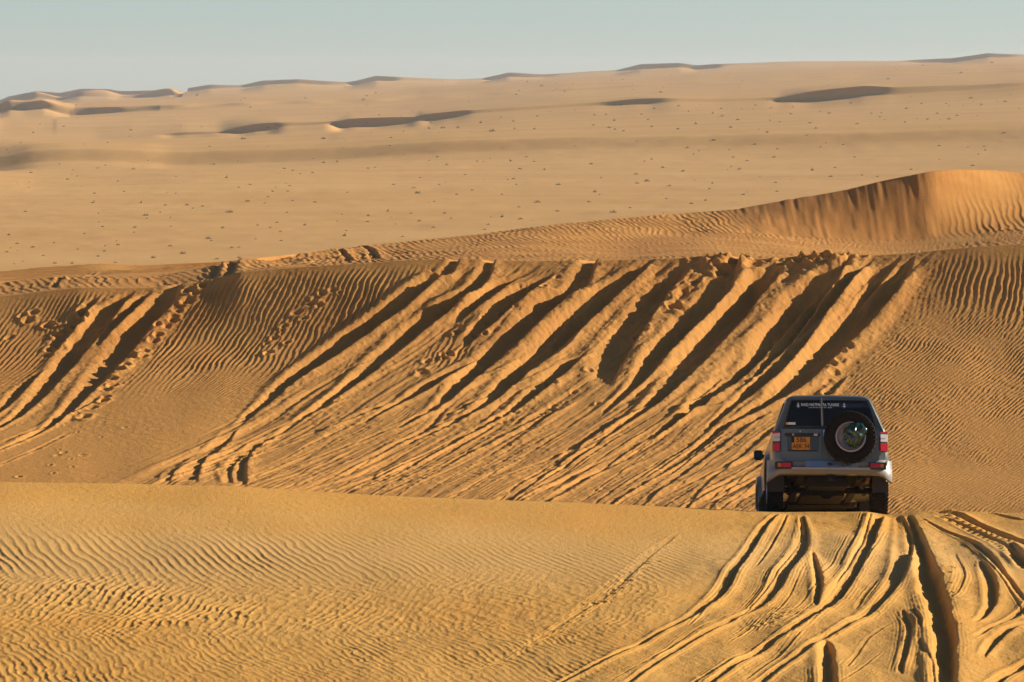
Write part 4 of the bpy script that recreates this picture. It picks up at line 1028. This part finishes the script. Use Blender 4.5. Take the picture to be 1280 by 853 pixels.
LAB = [
 (c2(815, 614), 11, 'widest low shrub with a dark base, alone at the left centre of the pale plain'),
 (c2(865, 353), 8, 'dark round shrub just under the left end of the shadowed ridge crescent'),
 (c2(1150, 353), 8, 'upright greenish shrub below the middle of the shadowed far ridge'),
 (c2(805, 491), 6, 'dark knobbly shrub below the left swell, highest of the larger ones on the left plain'),
 (c2(880, 575), 7, 'squat shrub with a pale top, up and right of the widest shrub'),
 (c2(740, 708), 8, 'dark shrub with a shadow streak, below left of the widest shrub'),
 (c2(650, 761), 9, 'spiky twiggy shrub nearest the ripple crest at the left'),
 (c2(545, 776), 8, 'low dark shrub just above the leftmost near dune crest, beside the spiky one'),
 (c2(605, 734), 6, 'small upright shrub standing above the spiky twiggy one'),
 (c2(517, 625), 8, 'flat shrub with a long streak to its left, left of the widest one'),
 (c2(465, 322), 5, 'lone dark dot of a shrub between the left swell and the far left dunes'),
 (c3(555, 326), 9, 'tall forked shrub, largest one right under the shadowed far ridge at centre'),
 (c3(433, 314), 6, 'round shrub left of the tall forked one under the far ridge'),
 (c3(330, 316), 6, 'low shrub at the foot of the darkest ridge face'),
 (c3(380, 314), 7, 'spreading greenish shrub between two round ones under the dark ridge face'),
 (c3(290, 546), 9, 'branching cross shaped shrub left of centre on the open plain'),
 (c3(715, 578), 9, 'dark shrub with the longest shadow streak, at the centre of the plain'),
 (c3(790, 516), 7, 'thin upright shrub above the one with the longest streak'),
 (c3(920, 542), 7, 'humped shrub right of centre on the open plain'),
 (c3(1104, 503), 8, 'tall thin shrub in the little cluster right of centre'),
 (c3(1066, 478), 6, 'uppermost shrub of the little cluster right of centre'),
 (c3(1070, 511), 6, 'lowest shrub of the little cluster right of centre'),
 (c3(655, 638), 7, 'dark shrub just above the centre of the second dune crest'),
 (c3(590, 631), 7, 'flat shrub left of the dark one above the second dune crest'),
 (c3(985, 614), 9, 'wide low shrub close above the second dune crest, right of centre'),
 (c3(30, 698), 8, 'flat dark shrub just above the small crest with two tyre cuts'),
 (c4(483, 315), 5, 'dark square looking shrub under the broad shadowed dune at the right'),
 (c4(120, 358), 6, 'flat shrub left and below the broad shadowed dune at the right'),
 (c4(225, 551), 6, 'dark knobbly shrub left of where the right dune crest climbs'),
 (c4(470, 465), 7, 'low dark shrub above the long climbing crest at the right'),
 (c4(955, 283), 6, 'dark shrub at the far right below the ridge line'),
 (c4(880, 283), 5, 'low shrub next to and left of the dark far right one'),
 (c4(40, 583), 6, 'small dark shrub beside the highest bump of the middle dune crest'),
]
for (uv, px, lb) in LAB: put_shrub(uv[0], uv[1], px, lb)
more = [c2(*p) for p in ((985, 317), (665, 588), (720, 592), (240, 497), (625, 546), (500, 580), (440, 540), (330, 580), (365, 665), (420, 730), (480, 668), (790, 670), (915, 660), (960, 668), (985, 650), (1020, 614), (1085, 660), (1120, 578), (1000, 715), (995, 682), (825, 740), (850, 775), (770, 780), (60, 725), (195, 795), (255, 795), (350, 770), (370, 752), (410, 793), (450, 800), (275, 745), (300, 690), (25, 755), (80, 788), (50, 797), (65, 828), (115, 738), (155, 768), (30, 695), (700, 198), (870, 208), (1085, 208), (1150, 437), (1200, 435), (1010, 458), (475, 460), (110, 473), (760, 443), (890, 515), (850, 525), (1030, 520), (970, 540), (335, 575), (90, 612))] + \
 [c3(*p) for p in ((275, 527), (365, 515), (113, 458), (330, 430), (205, 515), (300, 490), (40, 543), (485, 535), (650, 595), (630, 495), (610, 498), (640, 515), (655, 460), (785, 610), (540, 657), (410, 635), (385, 617), (295, 645), (345, 668), (185, 610), (115, 625), (20, 620), (1045, 598), (900, 577), (1160, 455), (1230, 468), (1095, 433), (905, 442), (1110, 285), (1130, 245), (960, 266), (915, 304), (630, 290), (635, 317), (705, 318), (515, 296), (1020, 325), (1215, 318), (970, 313), (990, 288), (110, 200), (140, 190), (97, 213), (650, 182), (640, 195), (812, 184), (730, 165), (680, 150), (1155, 187), (1085, 265), (350, 575), (430, 550), (235, 700), (590, 550), (460, 480), (740, 462), (620, 432), (500, 432), (1175, 565), (1185, 520))] + \
 [c4(*p) for p in ((240, 430), (345, 388), (335, 418), (550, 455), (210, 461), (400, 240), (322, 243), (800, 293), (1035, 208), (915, 262), (535, 487), (10, 467), (310, 330), (450, 341), (1150, 332), (680, 262), (710, 275), (608, 226), (530, 262), (460, 296), (395, 265), (205, 285), (320, 287), (150, 272), (115, 262), (270, 233), (30, 255), (55, 300), (180, 312), (580, 373), (500, 382), (265, 372), (920, 378), (1040, 448), (620, 418), (340, 508), (645, 482), (820, 462), (105, 530), (345, 540), (1155, 220), (945, 228), (860, 228), (805, 245), (985, 270), (1000, 118), (1110, 82), (865, 92), (740, 140), (190, 418), (90, 572), (180, 452), (25, 385), (630, 300), (1060, 408))]
for (u, v) in more:
    put_shrub(u + srng.uniform(-.5, .5), v, srng.uniform(3.2, 6.0))
tries = 0
while cnt < 298 and tries < 9000:
    tries += 1
    u = srng.uniform(-5, 1285); v = 345 - (srng.random() ** .9) * 215
    if min((abs(u - a) + 1.6 * abs(v - b) for a, b in placed), default=99) < 7: continue
    s_ = float(swell_v(np.array([u]))[0])
    if s_ - 4 < v < s_ + 18 and srng.random() < .8: continue
    put_shrub(u, v, srng.uniform(2.4, 4.6))
print('shrubs', cnt)
# the countless specks of scrub far out
bmv, bmf = [], []
base = [[(v.co.x, v.co.y, v.co.z) for v in FM[k].vertices] for k in (0, 1, 2)]
for i in range(330):
    u = srng.uniform(-20, 1300); v = srng.uniform(78, 150) if i < 170 else srng.uniform(150, 340)
    if v > 150 and srng.random() < .3: continue
    p = plain_at(u, v)
    if p is None or p[1] < 500: continue
    px = srng.uniform(1.4, 2.6); size = px * p[1] / F; b = base[i % 3][:4 * 40]; n0 = len(bmv)
    bmv += [(p[0] + x * size, p[1] + y_ * size, p[2] + z_ * size * .75) for x, y_, z_ in b]
    bmf += [tuple(n0 + 4 * q + t for t in range(4)) for q in range(len(b) // 4)]
d = bpy.data.meshes.new('distant_scrub'); d.from_pydata(bmv, [], bmf); d.materials.append(M_SHRUB[0])
o = bpy.data.objects.new('distant_scrub', d); COL.objects.link(o)
tag(o, 'faint specks of dry scrub thinly scattered over the far sand', 'scrub', kind='stuff')
